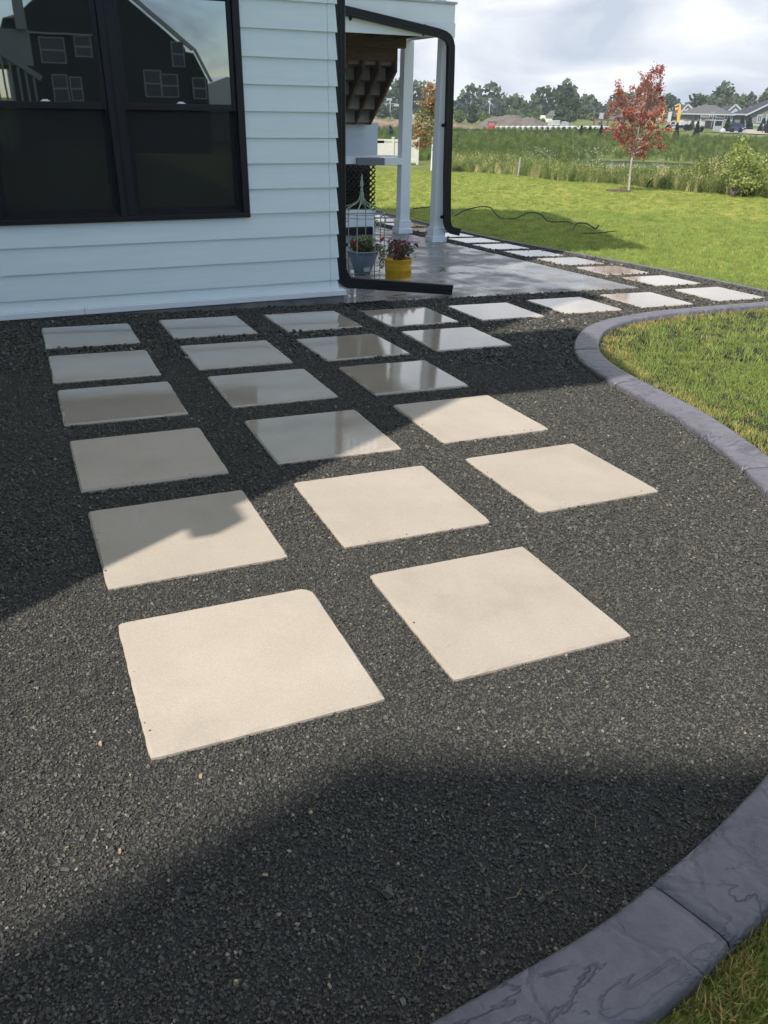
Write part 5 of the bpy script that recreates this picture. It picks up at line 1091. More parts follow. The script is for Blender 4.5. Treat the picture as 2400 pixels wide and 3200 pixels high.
# pallets / timber fence
fr = Fr(c3(1150, 0)[0], 150); pf_ = thing('timber_stack', 'pale timber rail stack right of the gravel heap', 'timber', fr.o); U = lambda x, y: fr.uz(c3(x, y))
for y in (600, 612, 625): a, b_ = U(1100, y), U(1207, y); MB().beam(fr.P(a[0], 0, a[1]), fr.P(b_[0], 0, b_[1]), .2, .3).build('rail', PIPE, pf_)
for x in (1103, 1150, 1203): a = U(x, 595); fbox(fr, a[0]-.15, a[0]+.15, .15, .4, 0, a[1], 'post', PIPE, pf_)
fr = Fr(c3(1252, 0)[0], 150); U = lambda x, y: fr.uz(c3(x, y)); gk = thing('grey_digger', 'small grey machine parked right of the timber stack', 'machine', fr.o)
a, b_ = U(1215, 632), U(1290, 610); fpoly(fr, [(a[0], 0), (b_[0], 0), (b_[0], b_[1]), (U(1250, 600)[0], U(1250, 600)[1]), (U(1222, 605)[0], U(1222, 605)[1])], 0, 2, 'body', mat('grey_machine', (.25, .27, .28), .6), gk)
fbox(fr, a[0]+.2, b_[0]-.2, -.1, 2.1, -.3, .35, 'tracks', BLACK, gk)

# houses
WALLG = mat('grey_vinyl_siding', (.155, .150, .135), .8, .06, 2, .1, 4, stretch=(.1, .1, 3)); SH1 = mat('grey_shingle', (.085, .085, .085), .95, .2, 3); SH2 = mat('charcoal_shingle', (.035, .038, .048), .95, .2, 3); WTR = mat('white_vinyl_trim', (.34, .35, .36), .6)
def fwin(fr, par, u, z, w_, h_, w=-.12, mull=1):
    fb = MB(); t_ = .17
    fb.hexa(fr.bx(u-w_/2, u+w_/2, w, w+.1, z-h_/2, z-h_/2+t_)).hexa(fr.bx(u-w_/2, u+w_/2, w, w+.1, z+h_/2-t_, z+h_/2)).hexa(fr.bx(u-w_/2, u-w_/2+t_, w, w+.1, z-h_/2+t_, z+h_/2-t_)).hexa(fr.bx(u+w_/2-t_, u+w_/2, w, w+.1, z-h_/2+t_, z+h_/2-t_))
    for k in range(mull): x = u-w_/2+(k+1)*w_/(mull+1); fb.hexa(fr.bx(x-.06, x+.06, w, w+.08, z-h_/2+t_, z+h_/2-t_))
    f_ = fb.build('window', WTR, par); MB().hexa(fr.bx(u-w_/2+t_, u+w_/2-t_, w+.05, w+.11, z-h_/2+t_, z+h_/2-t_)).build('pane', FARGLASS, f_)
def wq(fr, par, c, wd, hg, mull=1, w=-.12, conv=c14):
    a, b_ = fr.uz(conv(c[0]-wd/2, c[1]+hg/2)), fr.uz(conv(c[0]+wd/2, c[1]-hg/2)); fwin(fr, par, (a[0]+b_[0])/2, (a[1]+b_[1])/2, b_[0]-a[0], b_[1]-a[1], w, mull)
# grey hipped bungalow
fr = Fr(c14(1060, 0)[0], 196); hA = thing('bungalow', 'grey bungalow with hipped grey roof behind the black trailer', 'house', fr.o, group='houses beyond the pond'); U = lambda x, y: fr.uz(c14(x, y))
uL, uC, uR = U(585, 0)[0], U(855, 0)[0], U(1255, 0)[0]; ze = U(1000, 322)[1]; zr = U(1000, 200)[1]
fbox(fr, uC, uR, 0, 10, -.6, ze, 'wall', WALLG, hA); fbox(fr, uL, uC-.005, 1.0, 10, -.6, ze, 'side_wall', WALLG, hA)
MB().hexa([fr.P(uL-.9, .3, ze), fr.P(uR+.6, -.6, ze), fr.P(uR+.6, 10.6, ze), fr.P(uL-.9, 10.6, ze), fr.P(U(858, 0)[0], 4.8, zr), fr.P(U(1012, 0)[0], 4.8, zr), fr.P(U(1012, 0)[0], 5.2, zr), fr.P(U(858, 0)[0], 5.2, zr)]).build('roof', SH1, hA)
fbox(fr, uL-.95, uR+.65, -.75, -.61, ze-.12, ze+.10, 'eave_trim', WTR, hA); fbox(fr, uC-.12, uC+.12, -.12, -.005, -.4, ze-.26, 'corner_trim', WTR, hA); fbox(fr, uR-.2, uR, -.12, -.005, -.4, ze-.26, 'corner_trim', WTR, hA)
wq(fr, hA, (693, 365), 22, 62, 0, .8); wq(fr, hA, (757, 368), 28, 76, 0, .8); wq(fr, hA, (938, 365), 108, 82, 2); wq(fr, hA, (1150, 362), 128, 72, 2)
# dark roofed house at right
fr = Fr(c14(1560, 0)[0], 200); hB = thing('gabled_house', 'dark-roofed grey house at the right edge with white foundation', 'house', fr.o, group='houses beyond the pond'); U = lambda x, y: fr.uz(c14(x, y))
ze = U(1400, 322)[1]; uL, uG = U(1262, 0)[0], U(1490, 0)[0]; rk_ = U(1659, 195); uP = uG+1.55*(rk_[0]-uG); zpk = ze+1.55*(rk_[1]-ze); zb = U(1500, 450)[1]
fbox(fr, uL, uG-.005, 2.2, 12, -1.5, ze, 'rear_wall', WALLG, hB); zp = U(1600, 128)[1]
fpoly(fr, [(uG, zb), (uG+19, zb), (uG+19, ze), (uP, zpk-.4), (uG, ze)], 0, 10, 'wall', WALLG, hB)
fbox(fr, U(1445, 0)[0], uG+19, -.15, 9.9, -1.5, zb, 'foundation', WTR, hB)
MB().hexa([fr.P(uL-.6, 1.6, ze), fr.P(uG+9, 1.6, ze), fr.P(uG+9, 12.5, ze), fr.P(uL-.6, 12.5, ze), fr.P(uL+6.0, 6.8, zp), fr.P(uG+9, 6.8, zp), fr.P(uG+9, 7.2, zp), fr.P(uL+6.0, 7.2, zp)]).build('roof', SH2, hB)
MB().hexa([fr.P(uG-.7, -.7, ze-.35), fr.P(uP, -.7, zpk-.35), fr.P(uP, 10, zpk-.35), fr.P(uG-.7, 10, ze-.35), fr.P(uG-.7, -.7, ze-.05), fr.P(uP, -.7, zpk), fr.P(uP, 10, zpk), fr.P(uG-.7, 10, ze-.05)]).build('roof', SH2, hB)
MB().beam(fr.P(uG-.8, -.75, ze-.2), fr.P(uP, -.75, zpk-.15), .12, .30).build('rake_trim', WTR, hB); fbox(fr, uL-.6, uG, 1.45, 1.59, ze-.15, ze+.1, 'eave_trim', WTR, hB)
for x in (1425, 1440): a = U(x, 235); fbox(fr, a[0]-.15, a[0]+.15, 4.2, 4.5, a[1]-1, a[1]+.2, 'roof_vent', WTR, hB)
wq(fr, hB, (1450, 341), 36, 24, 1, 2.05); wq(fr, hB, (1550, 376), 84, 104, 1); wq(fr, hB, (1652, 362), 50, 78, 1)
# white gable house behind
fr = Fr(c14(1230, 0)[0], 228); hD = thing('white_gabled_house', 'white gable and dark roof between the two grey houses', 'house', fr.o, group='houses beyond the pond'); U = lambda x, y: fr.uz(c14(x, y))
q5 = [U(1170, 262), U(1240, 208), U(1305, 258)]; zl = q5[0][1]
fpoly(fr, [(q5[0][0], -1), (q5[2][0], -1), (q5[2][0], q5[2][1]), q5[1], q5[0]], 0, 6, 'wall', WTR, hD)
MB().beam(fr.P(q5[0][0]-.3, -.2, q5[0][1]-.2), fr.P(q5[1][0], -.2, q5[1][1]+.25), .5, .35).beam(fr.P(q5[1][0], -.2, q5[1][1]+.25), fr.P(q5[2][0]+.3, -.2, q5[2][1]-.2), .5, .35).build('rake_trim', WTR, hD)
a, b_ = U(1030, 260), U(1080, 208); MB().hexa([fr.P(a[0], .5, a[1]), fr.P(q5[2][0], .5, a[1]), fr.P(q5[2][0], 10, a[1]), fr.P(a[0], 10, a[1]), fr.P(b_[0], 5, b_[1]), fr.P(q5[1][0]+.5, 5, b_[1]), fr.P(q5[1][0]+.5, 5.3, b_[1]), fr.P(b_[0], 5.3, b_[1])]).build('roof', SH2, hD)
wq(fr, hD, (1228, 262), 14, 24, 0)
# row of gables left of the bungalow
fr = Fr(c14(600, 0)[0], 212); hC = thing('dormered_house', 'dark-roofed house with several small white-trimmed gables behind the digger', 'house', fr.o, group='houses beyond the pond'); U = lambda x, y: fr.uz(c14(x, y))
def hip(fr, a, b_, c_, d_, w0, w1, nm, m, par):    # eave left, eave right, ridge left, ridge right
    wm = (w0+w1)/2; MB().hexa([fr.P(a[0], w0, a[1]), fr.P(b_[0], w0, b_[1]), fr.P(b_[0], w1, b_[1]), fr.P(a[0], w1, a[1]), fr.P(c_[0], wm, c_[1]), fr.P(d_[0], wm, d_[1]), fr.P(d_[0], wm+.3, d_[1]), fr.P(c_[0], wm+.3, c_[1])]).build(nm, m, par)
hip(fr, U(280, 352), U(640, 352), U(330, 285), U(560, 262), 0, 10, 'roof', SH2, hC); hip(fr, U(440, 300), U(800, 300), U(500, 195), U(640, 190), 5, 13, 'roof', SH2, hC); hip(fr, U(560, 300), U(900, 300), U(640, 225), U(760, 222), 7, 12, 'roof', SH2, hC)
fbox(fr, U(285, 0)[0], U(620, 0)[0], .6, 9, -1, U(400, 351)[1], 'wall', WALLG, hC); fbox(fr, U(450, 0)[0], U(800, 0)[0], 5.6, 12, -1, U(500, 300)[1], 'wall', WALLG, hC)
def gable(fr, l, p, r_, w, par, zb_=None, m=None):
    L_, P_, R2 = U(*l), U(*p), U(*r_); zb_ = min(L_[1], R2[1])-1.2
    fpoly(fr, [(L_[0], zb_), (R2[0], zb_), R2, P_, L_], w, w+2.5, 'gable_wall', m or WALLG, par)
    MB().beam(fr.P(L_[0]-.2, w-.1, L_[1]), fr.P(P_[0], w-.1, P_[1]+.15), .3, .35).beam(fr.P(P_[0], w-.1, P_[1]+.15), fr.P(R2[0]+.2, w-.1, R2[1]), .3, .35).build('gable_trim', WTR, par)
gable(fr, (580, 248), (625, 200), (665, 248), -.5, hC); gable(fr, (535, 298), (570, 262), (600, 298), -1, hC); gable(fr, (600, 318), (688, 268), (700, 318), -1.2, hC); gable(fr, (735, 270), (765, 224), (790, 270), 4, hC)
wq(fr, hC, (613, 262), 30, 34, 1, -.7); fbox(fr, U(418, 0)[0], U(465, 0)[0], -.8, .5, 0, U(440, 268)[1], 'panel', mat('tan_panel', (.45, .40, .34), .8), hC)
wq(fr, hC, (545, 375), 60, 60, 1, .4); wq(fr, hC, (340, 380), 30, 50, 0, .4)
fr = Fr(c4(450, 0)[0], 215); hE = thing('house_behind_maple', 'low dark-roofed house mostly hidden by the red maple', 'house', fr.o, group='houses beyond the pond'); U = lambda x, y: fr.uz(c4(x, y))
hip(fr, U(225, 560), U(700, 560), U(300, 500), U(620, 492), 0, 10, 'roof', mat('brown_shingle', (.09, .075, .07), .95, .2, 3), hE); fbox(fr, U(240, 0)[0], U(690, 0)[0], .5, 9, -1, U(300, 560)[1], 'wall', WALLG, hE)
gable(fr, (415, 535), (440, 506), (465, 535), -.5, hE); gable(fr, (590, 535), (605, 520), (620, 535), -.5, hE, m=WTR); wq(fr, hE, (440, 600), 40, 40, 1, .3, c4); wq(fr, hE, (605, 540), 14, 16, 0, -.7, c4)
fr = Fr(c3(1110, 0)[0], 225); hF = thing('cream_house', 'small cream house with grey roof half hidden by the tallest tree', 'house', fr.o, group='houses beyond the pond'); U = lambda x, y: fr.uz(c3(x, y))
fpoly(fr, [(U(1075, 0)[0], -1), (U(1200, 0)[0], -1), (U(1200, 0)[0], U(0+1100, 548)[1]), (U(1075, 0)[0], U(1075, 548)[1])], 0, 8, 'wall', mat('cream_siding', (.62, .60, .52), .7), hF)
hip(fr, U(1068, 549), U(1210, 549), U(1120, 500), U(1190, 495), -.5, 8.5, 'roof', SH1, hF)
fr = Fr(c1(965, 0)[0], 235); hG = thing('pale_far_house', 'tiny pale gable house beside the rear deck post', 'house', fr.o, group='houses beyond the pond'); U = lambda x, y: fr.uz(c1(x, y))
fpoly(fr, [(U(950, 0)[0], -1), (U(990, 0)[0], -1), U(990, 1200), U(962, 1178), U(950, 1190)], 0, 6, 'wall', WTR, hG)

# excavator
YEL = mat('digger_yellow', (.60, .33, .03), .5, .08, 2); fr = Fr(c14(330, 0)[0], 150); ex = thing('excavator', 'yellow tracked excavator with raised boom working behind the red maple', 'excavator', fr.o); U = lambda x, y: fr.uz(c14(x, y))
def arm(pts, th, nm, w0, w1):
    pl_ = [U(*p) for p in pts]; fpoly(fr, pl_, w0, w1, nm, YEL, ex)
arm([(235, 385), (262, 392), (300, 325), (375, 285), (490, 262), (505, 225), (370, 245), (300, 268)], 0, 'boom', 0, .7)
arm([(500, 250), (515, 182), (532, 190), (530, 300), (508, 420), (478, 424), (480, 330)], 0, 'stick', .05, .6)
MB().beam(fr.P(*[U(450, 212)[0], .3, U(450, 212)[1]]), fr.P(*[U(518, 183)[0], .3, U(518, 183)[1]]), .2, .2).build('hydraulic_ram', WTR, ex)
arm([(75, 478), (75, 412), (110, 392), (160, 405), (172, 440), (215, 452), (215, 478)], 0, 'body', -.6, 2.2)
a, b_ = U(170, 452), U(232, 372); fbox(fr, a[0], b_[0]-.3, -.6, .9, a[1], b_[1], 'cab', BLACK, ex)
a, b_ = U(70, 500), U(250, 478); fbox(fr, a[0], b_[0], -.9, -.2, 0, b_[1], 'track', BLACK, ex); fbox(fr, a[0], b_[0], 1.8, 2.5, 0, b_[1], 'track', BLACK, ex)
def lettering(txt, pos, size, rot, fr, par, m, w):
    cu = bpy.data.curves.new('lettering', 'FONT'); cu.body = txt; cu.size = size; cu.align_x = 'CENTER'; cu.align_y = 'CENTER'; cu.extrude = .01
    o_ = bpy.data.objects.new('tmp_text', cu); C.objects.link(o_); bpy.context.view_layer.update(); me = bpy.data.meshes.new_from_object(o_.evaluated_get(bpy.context.evaluated_depsgraph_get())); bpy.data.objects.remove(o_)
    me.materials.clear(); me.materials.append(m); t_ = bpy.data.objects.new('lettering', me); C.objects.link(t_); n_ = -fr.w; uu = fr.u*math.cos(rot)+Vector((0, 0, 1))*math.sin(rot); vv = n_.cross(uu)
    p = fr.P(pos[0], w, pos[1]); t_.parent = par; t_.matrix_local = Matrix(((uu.x, vv.x, n_.x, p.x-par.location.x), (uu.y, vv.y, n_.y, p.y-par.location.y), (uu.z, vv.z, n_.z, p.z-par.location.z), (0, 0, 0, 1)))
    return t_
pc = U(387, 262); MB().beam(fr.P(pc[0]-.75, -.03, pc[1]-.12), fr.P(pc[0]+.75, -.03, pc[1]+.18), .04, .62).build('badge', BLACK, ex); lettering('CAT', pc, .62, .2, fr, ex, WTR, -.08)
lettering('CAT', U(112, 430), .62, 0, fr, ex, WTR, -.66)
# white flatbed truck
fr = Fr(c14(500, 0)[0], 138); trk = thing('flatbed_truck', 'white cab flatbed truck parked in front of the digger', 'truck', fr.o); U = lambda x, y: fr.uz(c14(x, y))
fpoly(fr, [U(333, 500), U(330, 465), U(345, 452), U(380, 445), U(405, 415), U(412, 407), U(462, 405), U(466, 500)], 0, 2.1, 'cab', WTR, trk)
fpoly(fr, [U(400, 448), U(416, 418), U(450, 416), U(451, 448)], -.03, .02, 'side_window', FARGLASS, trk)
fbox(fr, U(470, 0)[0], U(682, 0)[0], 0, 2.2, U(500, 480)[1], U(500, 462)[1], 'flatbed', BLACK, trk); fbox(fr, U(470, 0)[0], U(640, 0)[0], .5, 1.7, U(500, 495)[1], U(500, 482)[1], 'chassis', BLACK, trk)
for x in (368, 600, 640):
    a = U(x, 497); V = MB(); V.tube([fr.P(a[0], -.05, a[1]+.05), fr.P(a[0], .3, a[1]+.05)], .45, 14).build('wheel', BLACK, trk)
# black enclosed trailer
fr = Fr(c14(950, 0)[0], 136); tl = thing('enclosed_trailer', 'black enclosed cargo trailer with white frame in front of the bungalow', 'trailer', fr.o); U = lambda x, y: fr.uz(c14(x, y))
a, b_, c_ = U(825, 520), U(948, 530), U(1078, 405); zb, zt = .45, c_[1]
MB().hexa([fr.P(a[0], 3.5, zb), fr.P(b_[0], 0, zb), fr.P(c_[0], 0.9, zb), fr.P(c_[0]-1.2, 4.4, zb), fr.P(a[0], 3.5, zt), fr.P(b_[0], 0, zt), fr.P(c_[0], .9, zt), fr.P(c_[0]-1.2, 4.4, zt)]).build('body', mat('trailer_black', (.012, .013, .02), .35), tl)
MB().beam(fr.P(b_[0], -.06, .3), fr.P(b_[0], -.06, zt+.05), .14, .14, up=(1, 0, 0)).beam(fr.P(c_[0], .86, .3), fr.P(c_[0], .86, zt+.05), .14, .14, up=(1, 0, 0)).build('corner_frame', WTR, tl)
MB().beam(fr.P(a[0], 3.5, zt+.04), fr.P(b_[0], -.05, zt+.04), .14, .14).beam(fr.P(b_[0], -.05, zt+.04), fr.P(c_[0], .86, zt+.04), .14, .14).build('top_frame', WTR, tl)
MB().hexa([fr.P(b_[0]+.05, -.10, .15), fr.P(c_[0]-.1, .78, .15), fr.P(c_[0]-.1, .85, .15), fr.P(b_[0]+.05, -.03, .15), fr.P(b_[0]+.05, -.10, .85), fr.P(c_[0]-.1, .78, .85), fr.P(c_[0]-.1, .85, .85), fr.P(b_[0]+.05, -.03, .85)]).build('front_panel', WTR, tl)
p = U(925, 470); MB().beam(fr.P(p[0], .55, .6), fr.P(p[0], .55, 2.6), .05, .05, up=(1, 0, 0)).beam(fr.P(p[0]-.5, 1.4, 2.6), fr.P(p[0], .55, 2.6), .05, .05).build('door_trim', WTR, tl)
for w_ in (.6, 1.6): MB().tube([fr.P(U(1015, 0)[0]-1.5, w_, .35), fr.P(U(1015, 0)[0]-1.2, w_-.2, .35)], .36, 14).build('wheel', BLACK, tl)
# cars
def car(fr, l, r_, top, bot, col, lb, flip=False):
    U = lambda x, y: fr.uz(c14(x, y)); cr_t = thing('parked_car', lb, 'car', fr.o, group='cars parked on the far road'); a, b_ = U(l, bot)[0], U(r_, bot)[0]; W_ = b_-a; H = max(1.25, U(l, top)[1]-0); s_ = (lambda t_: a+W_*(1-t_)) if flip else (lambda t_: a+W_*t_)
    m = mat(lb.split()[0]+'_car_paint', col, .25, coat=.6)
    z = lambda t_: t_*H
    bd = [(0, .22), (0, .5), (.05, .58), (.22, .64), (.36, .97), (.45, 1.0), (.70, .98), (.86, .70), (.97, .66), (1, .5), (1, .22)]
    fpoly(fr, [(s_(u), z(v)) for u, v in bd], 0, 1.7, 'body', m, cr_t)
    fpoly(fr, [(s_(u), z(v)) for u, v in ((.28, .66), (.38, .93), (.52, .95), (.52, .66))], -.03, .01, 'side_window', FARGLASS, cr_t); fpoly(fr, [(s_(u), z(v)) for u, v in ((.54, .66), (.54, .95), (.69, .93), (.80, .68))], -.03, .01, 'side_window', FARGLASS, cr_t)
    for u in (.18, .80): MB().tube([fr.P(s_(u), -.04, .32), fr.P(s_(u), .25, .32)], .33, 14).build('wheel', BLACK, cr_t)
    e = s_(.99); fbox(fr, min(e, e+.03)-.12, e+.06, -.02, .5, z(.45), z(.55), 'headlight', WTR, cr_t)
    fbox(fr, s_(.98)-.1, s_(.98)+.1, .2, 1.3, z(.24), z(.34), 'number_plate', WTR, cr_t)
fr2 = Fr(c14(1225, 0)[0], 146); car(fr2, 1092, 1362, 450, 522, (.02, .022, .04), 'dark navy sedan parked behind the smaller car')
fr2 = Fr(c14(1245, 0)[0], 137); car(fr2, 1160, 1328, 480, 555, (.03, .045, .10), 'blue hatchback parked nearest, right of the trailer')
# road
ra = [ground_at(c14(x, 0)[0], d) for x, d in ((1040, 134), (1200, 134), (1400, 133), (1800, 131))]; rb = [ground_at(c14(x, 0)[0], d) for x, d in ((1800, 160), (1400, 160), (1200, 158), (1040, 156))]
MB().poly([p+Vector((0, 0, .06)) for p in ra+rb]).build('road', ROADM, kind='structure')
fr = Fr(c14(1598, 0)[0], 140); sg = thing('yard_sign', 'small white notice sign on posts beside the far road', 'sign', fr.o); U = lambda x, y: fr.uz(c14(x, y)); a, b_ = U(1588, 475), U(1610, 445)
fbox(fr, a[0], b_[0], 0, .08, a[1], b_[1], 'board', WTR, sg); fbox(fr, a[0]+.1, a[0]+.22, .08, .2, 0, a[1], 'post', WOOD, sg)
fr = Fr(c14(1655, 0)[0], 138); bp_ = thing('black_post', 'black box post at the right edge beside the far road', 'post', fr.o); fbox(fr, -.3, .35, 0, .5, 0, 2.2, 'shaft', BLACK, bp_); fbox(fr, -.36, .41, -.05, .55, 2.2, 2.3, 'cap', BLACK, bp_)
fr = Fr(c14(1078, 0)[0], 135); wr = thing('white_rock', 'white boulder between the trailer and the cars', 'boulder', fr.o)
mbk = MB(); mbk.lathe([(0, 0), (.40, 0), (.45, .2), (.33, .5), (.12, .6), (0, .62)], fr.o, 9); o_ = mbk.build('rock', WTR, wr)
# far stockpile of white stone by the digger
fr = Fr(c14(640, 0)[0], 165); sp_ = MB(); q = random.Random(5)
for k in range(60): p = fr.uz(c14(q.uniform(500, 820), q.uniform(438, 480))); c_ = fr.P(p[0], q.uniform(-1, 1), max(.1, p[1])); s_ = q.uniform(.25, .6); sp_.hexa([c_+Vector((i*s_*q.uniform(.6, 1), j*s_*q.uniform(.6, 1), k_*s_*q.uniform(.4, .8))) for k_ in (-1, 1) for i, j in ((-1, -1), (1, -1), (1, 1), (-1, 1))])
sp_.build('rubble_pile', PIPE, label='pale rubble pile behind the flatbed truck', cat='rubble', kind='stuff')

# small conifers along the bank
SPM = leafmat('spruce_needles', (.030, .055, .040)); SPB = leafmat('blue_spruce_needles', (.060, .095, .105))
for k, (f, top, bot, w_, D, m, lb) in enumerate([
 (c3(1410, 690), c3(0, 640)[1], 0, 14, 112, SPM, 'small dark spruce at the left end of the bank row'), (c3(1492, 690), c3(0, 655)[1], 0, 13, 112, SPM, 'second small spruce from the left on the bank'), (c3(1598, 700), c3(0, 645)[1], 0, 17, 105, SPM, 'dark spruce left of the maple in front of the pipes'),
 (c4(90, 700), c4(0, 645)[1], 0, 17, 105, SPM, 'dark spruce just left of the red maple crown'), (c4(800, 660), c4(0, 615)[1], 0, 20, 110, SPM, 'dark spruce in front of the white truck'), (c4(992, 640), c4(0, 598)[1], 0, 17, 118, SPM, 'slim spruce left of the black trailer'),
 (c4(1272, 620), c4(0, 563)[1], 0, 24, 142, SPM, 'spruce in front of the bungalow windows'), (c4(1402, 620), c4(0, 560)[1], 0, 24, 165, SPM, 'spruce behind the cars, left one'), (c4(1475, 620), c4(0, 570)[1], 0, 24, 165, SPM, 'spruce behind the cars, right one'), (c4(1605, 620), c4(0, 578)[1], 0, 28, 150, SPM, 'spruce beside the white sign'), (c4(940,640), c4(0,590)[1],0,16,150,OL,'thin dry shrub left of the slim spruce'),
 ((1160+350/5.8192, 400), 180+1232/5.8192, 0, 30, 95, SPB, 'blue spruce behind the cream vinyl fence')]):
    far_tree(f, top, w_, D, m, lb, 900, 800+k, 'cone', group='small conifers on the far bank')
# cream fence
fr = Fr(1230, 46); vf = thing('vinyl_fence', 'cream vinyl privacy fence ending beside the rear deck post', 'fence', fr.o)
U = lambda x, y: fr.uz(c1(x, y)); zt = U(700, 1432)[1]; zb = fr.uz((1290, 508))[1]; ue = U(1025, 1440)[0]
for (xa, xb) in ((-40, 430), (448, 745), (768, 1002)):
    a, b_ = U(xa, 1500)[0], U(xb, 1500)[0]; fbox(fr, a, b_, -.02, .02, zb+.1, zt-.1, 'panel', CREAMV, vf); fbox(fr, a, b_, -.05, .05, zt-.16, zt-.05, 'top_rail', CREAMV, vf); fbox(fr, a, b_, -.05, .05, zb, zb+.14, 'bottom_rail', CREAMV, vf)
for x in (439, 757, 1014): a = U(x, 1500)[0]; fbox(fr, a-.065, a+.065, -.07, .07, zb-.1, zt+.02, 'fence_post', CREAMV, vf); fbox(fr, a-.08, a+.08, -.085, .085, zt+.02, zt+.06, 'post_cap', CREAMV, vf)

# ------------------------------------------------------------------ red maple and orange sapling
def limb_tree(base, D, fx0, conv, limbs, trunk, leafm, seed, n_leaf, lsize, name, label, cat, wiggle=.35, bark=None, spread=.09):
    fr = Fr(fx0, D); b = base; q = np.random.default_rng(seed); tr = thing(name, label, cat, b)
    off = b-fr.o; toP = lambda f, w_: fr.P(*(lambda a: (a[0], w_, a[1]))(fr.uz(conv(*f), w_)))
    tp_ = [toP(f, 0) for f in trunk]; rs = np.linspace(.040, .022, len(tp_)); MB().tube([tp_[0]-Vector((0, 0, .1))]+tp_, [.048]+list(rs), 9).build('trunk', bark, tr, smooth=True)
    br = MB(); LP = []; LS = []
    for li, L_ in enumerate(limbs):
        dep = q.uniform(-wiggle, wiggle); n = len(L_); pts = [toP(f, dep*i/(n-1)) for i, f in enumerate(L_)]; P3 = crv([tuple(p) for p in pts], 5); m = len(P3)
        br.tube(P3, list(np.linspace(.016, .004, m)), 6)
        A3 = np.array([tuple(p) for p in P3]); d_ = np.r_[0, np.cumsum(np.linalg.norm(np.diff(A3, axis=0), axis=1))]
        ntw = int(d_[-1]/.07)+3
        for k in range(ntw):
            s_ = q.uniform(.18, 1)*d_[-1]; c = np.array([np.interp(s_, d_, A3[:, i]) for i in range(3)]); dr = q.normal(size=3); dr[2] = abs(dr[2])*.6+.1; dr /= np.linalg.norm(dr); ln = q.uniform(.05, .24)*(1.15-.6*s_/d_[-1]); e = c+dr*ln
            br.tube([c, e], .0022, 4); nl = int(n_leaf*q.uniform(.6, 1.4)); tt = q.uniform(.3, 1.1, nl)[:, None]; LP.append(c+(e-c)*tt+q.normal(0, spread*.42, (nl, 3)))
        nl = int(n_leaf*3); LP.append(A3[-1]+q.normal(0, spread*.6, (nl, 3)))
    br.build('branches', bark, tr, smooth=True); LP = np.concatenate(LP); mats_ = leafm
    k = q.integers(0, len(mats_), len(LP)); pn = np.sin(LP[:, 2]*3+LP[:, 0]*2)
    for j, m in enumerate(mats_):
        sel = (k == j)
        if len(mats_) == 3: sel = (j == 0) & (pn > .25) & (k < 2) | (j == 1) & (pn <= .25) & (k < 2) | (j == 2) & (k == 2)
        if np.sum(sel): leafmesh(LP[sel], lsize, q, m, tr, 'crown', .8)
    return tr
MR1 = mat('maple_leaf_red', (.42, .085, .07), .6, transl=.4, col2=(.54, .17, .13), vscale=9); MR2 = mat('maple_leaf_dark', (.28, .045, .055), .6, transl=.35, col2=(.42, .085, .08), vscale=9); MR3 = mat('maple_leaf_orange', (.36, .15, .09), .6, transl=.3, col2=(.28, .17, .08), vscale=9)
PALEBARK = mat('pale_bark', (.34, .31, .28), .85, .3, 25)
mb_ = ground_at(c4(345, 0)[0], 26.9)
Lm = [[(380,935),(420,780),(470,600),(530,420),(580,250),(640,150),(662,90)], [(400,850),(450,640),(500,440),(530,260),(570,150),(605,108)], [(385,915),(340,840),(285,780),(230,740)], [(380,930),(310,810),(240,720),(170,690),(128,686)],
 [(400,860),(360,740),(290,640),(220,570),(160,520)], [(410,800),(370,640),(300,520),(230,470),(180,435)], [(430,740),(400,560),(330,430),(270,350),(240,255)], [(440,700),(470,560),(440,430),(400,340),(380,300)], [(460,620),(500,480),(580,380),(640,310)],
 [(450,700),(530,600),(600,520),(655,450)], [(430,800),(520,720),(600,650),(660,600)], [(410,870),(500,810),(590,740),(660,700),(735,682)], [(395,910),(480,870),(580,830),(655,840)], [(385,935),(420,925),(480,935),(500,930)], [(390,920),(440,850),(560,790),(640,770)],
 [(420,800),(330,720),(250,650),(200,640)], [(470,640),(560,560),(620,400),(655,400)], [(520,430),(500,300),(480,180),(520,170)], [(540,420),(600,300),(650,200),(640,130)], [(440,720),(350,560),(400,470)], [(400,850),(380,760),(330,800),(280,800)], [(430,760),(480,760),(540,690),(560,560)],[(500,460),(440,400),(470,270)],[(560,300),(610,240),(640,330)],[(400,880),(360,900),(420,940)],[(450,640),(380,590),(350,500)],[(300,560),(260,400),(250,300)],[(560,560),(640,560),(670,490)]]
limb_tree(mb_, 26.9, c4(345, 0)[0], c4, Lm, [(345,1268),(352,1180),(360,1080),(372,980),(380,935)], [MR1, MR2, MR3], 21, 13, .027, 'red_maple', 'young maple with bright red autumn leaves and pale thin trunk on the lawn', 'tree', .45, PALEBARK, .10)
c13 = lambda x, y: (1160+x/5.8192, 180+y/5.8192)
OR1 = mat('sapling_leaf_orange', (.30, .17, .07), .6, transl=.3, col2=(.36, .24, .09), vscale=9); OR2 = mat('sapling_leaf_green', (.24, .25, .08), .6, transl=.35, col2=(.33, .30, .10), vscale=9); OR3 = mat('sapling_leaf_rust', (.22, .10, .055), .6, transl=.3)
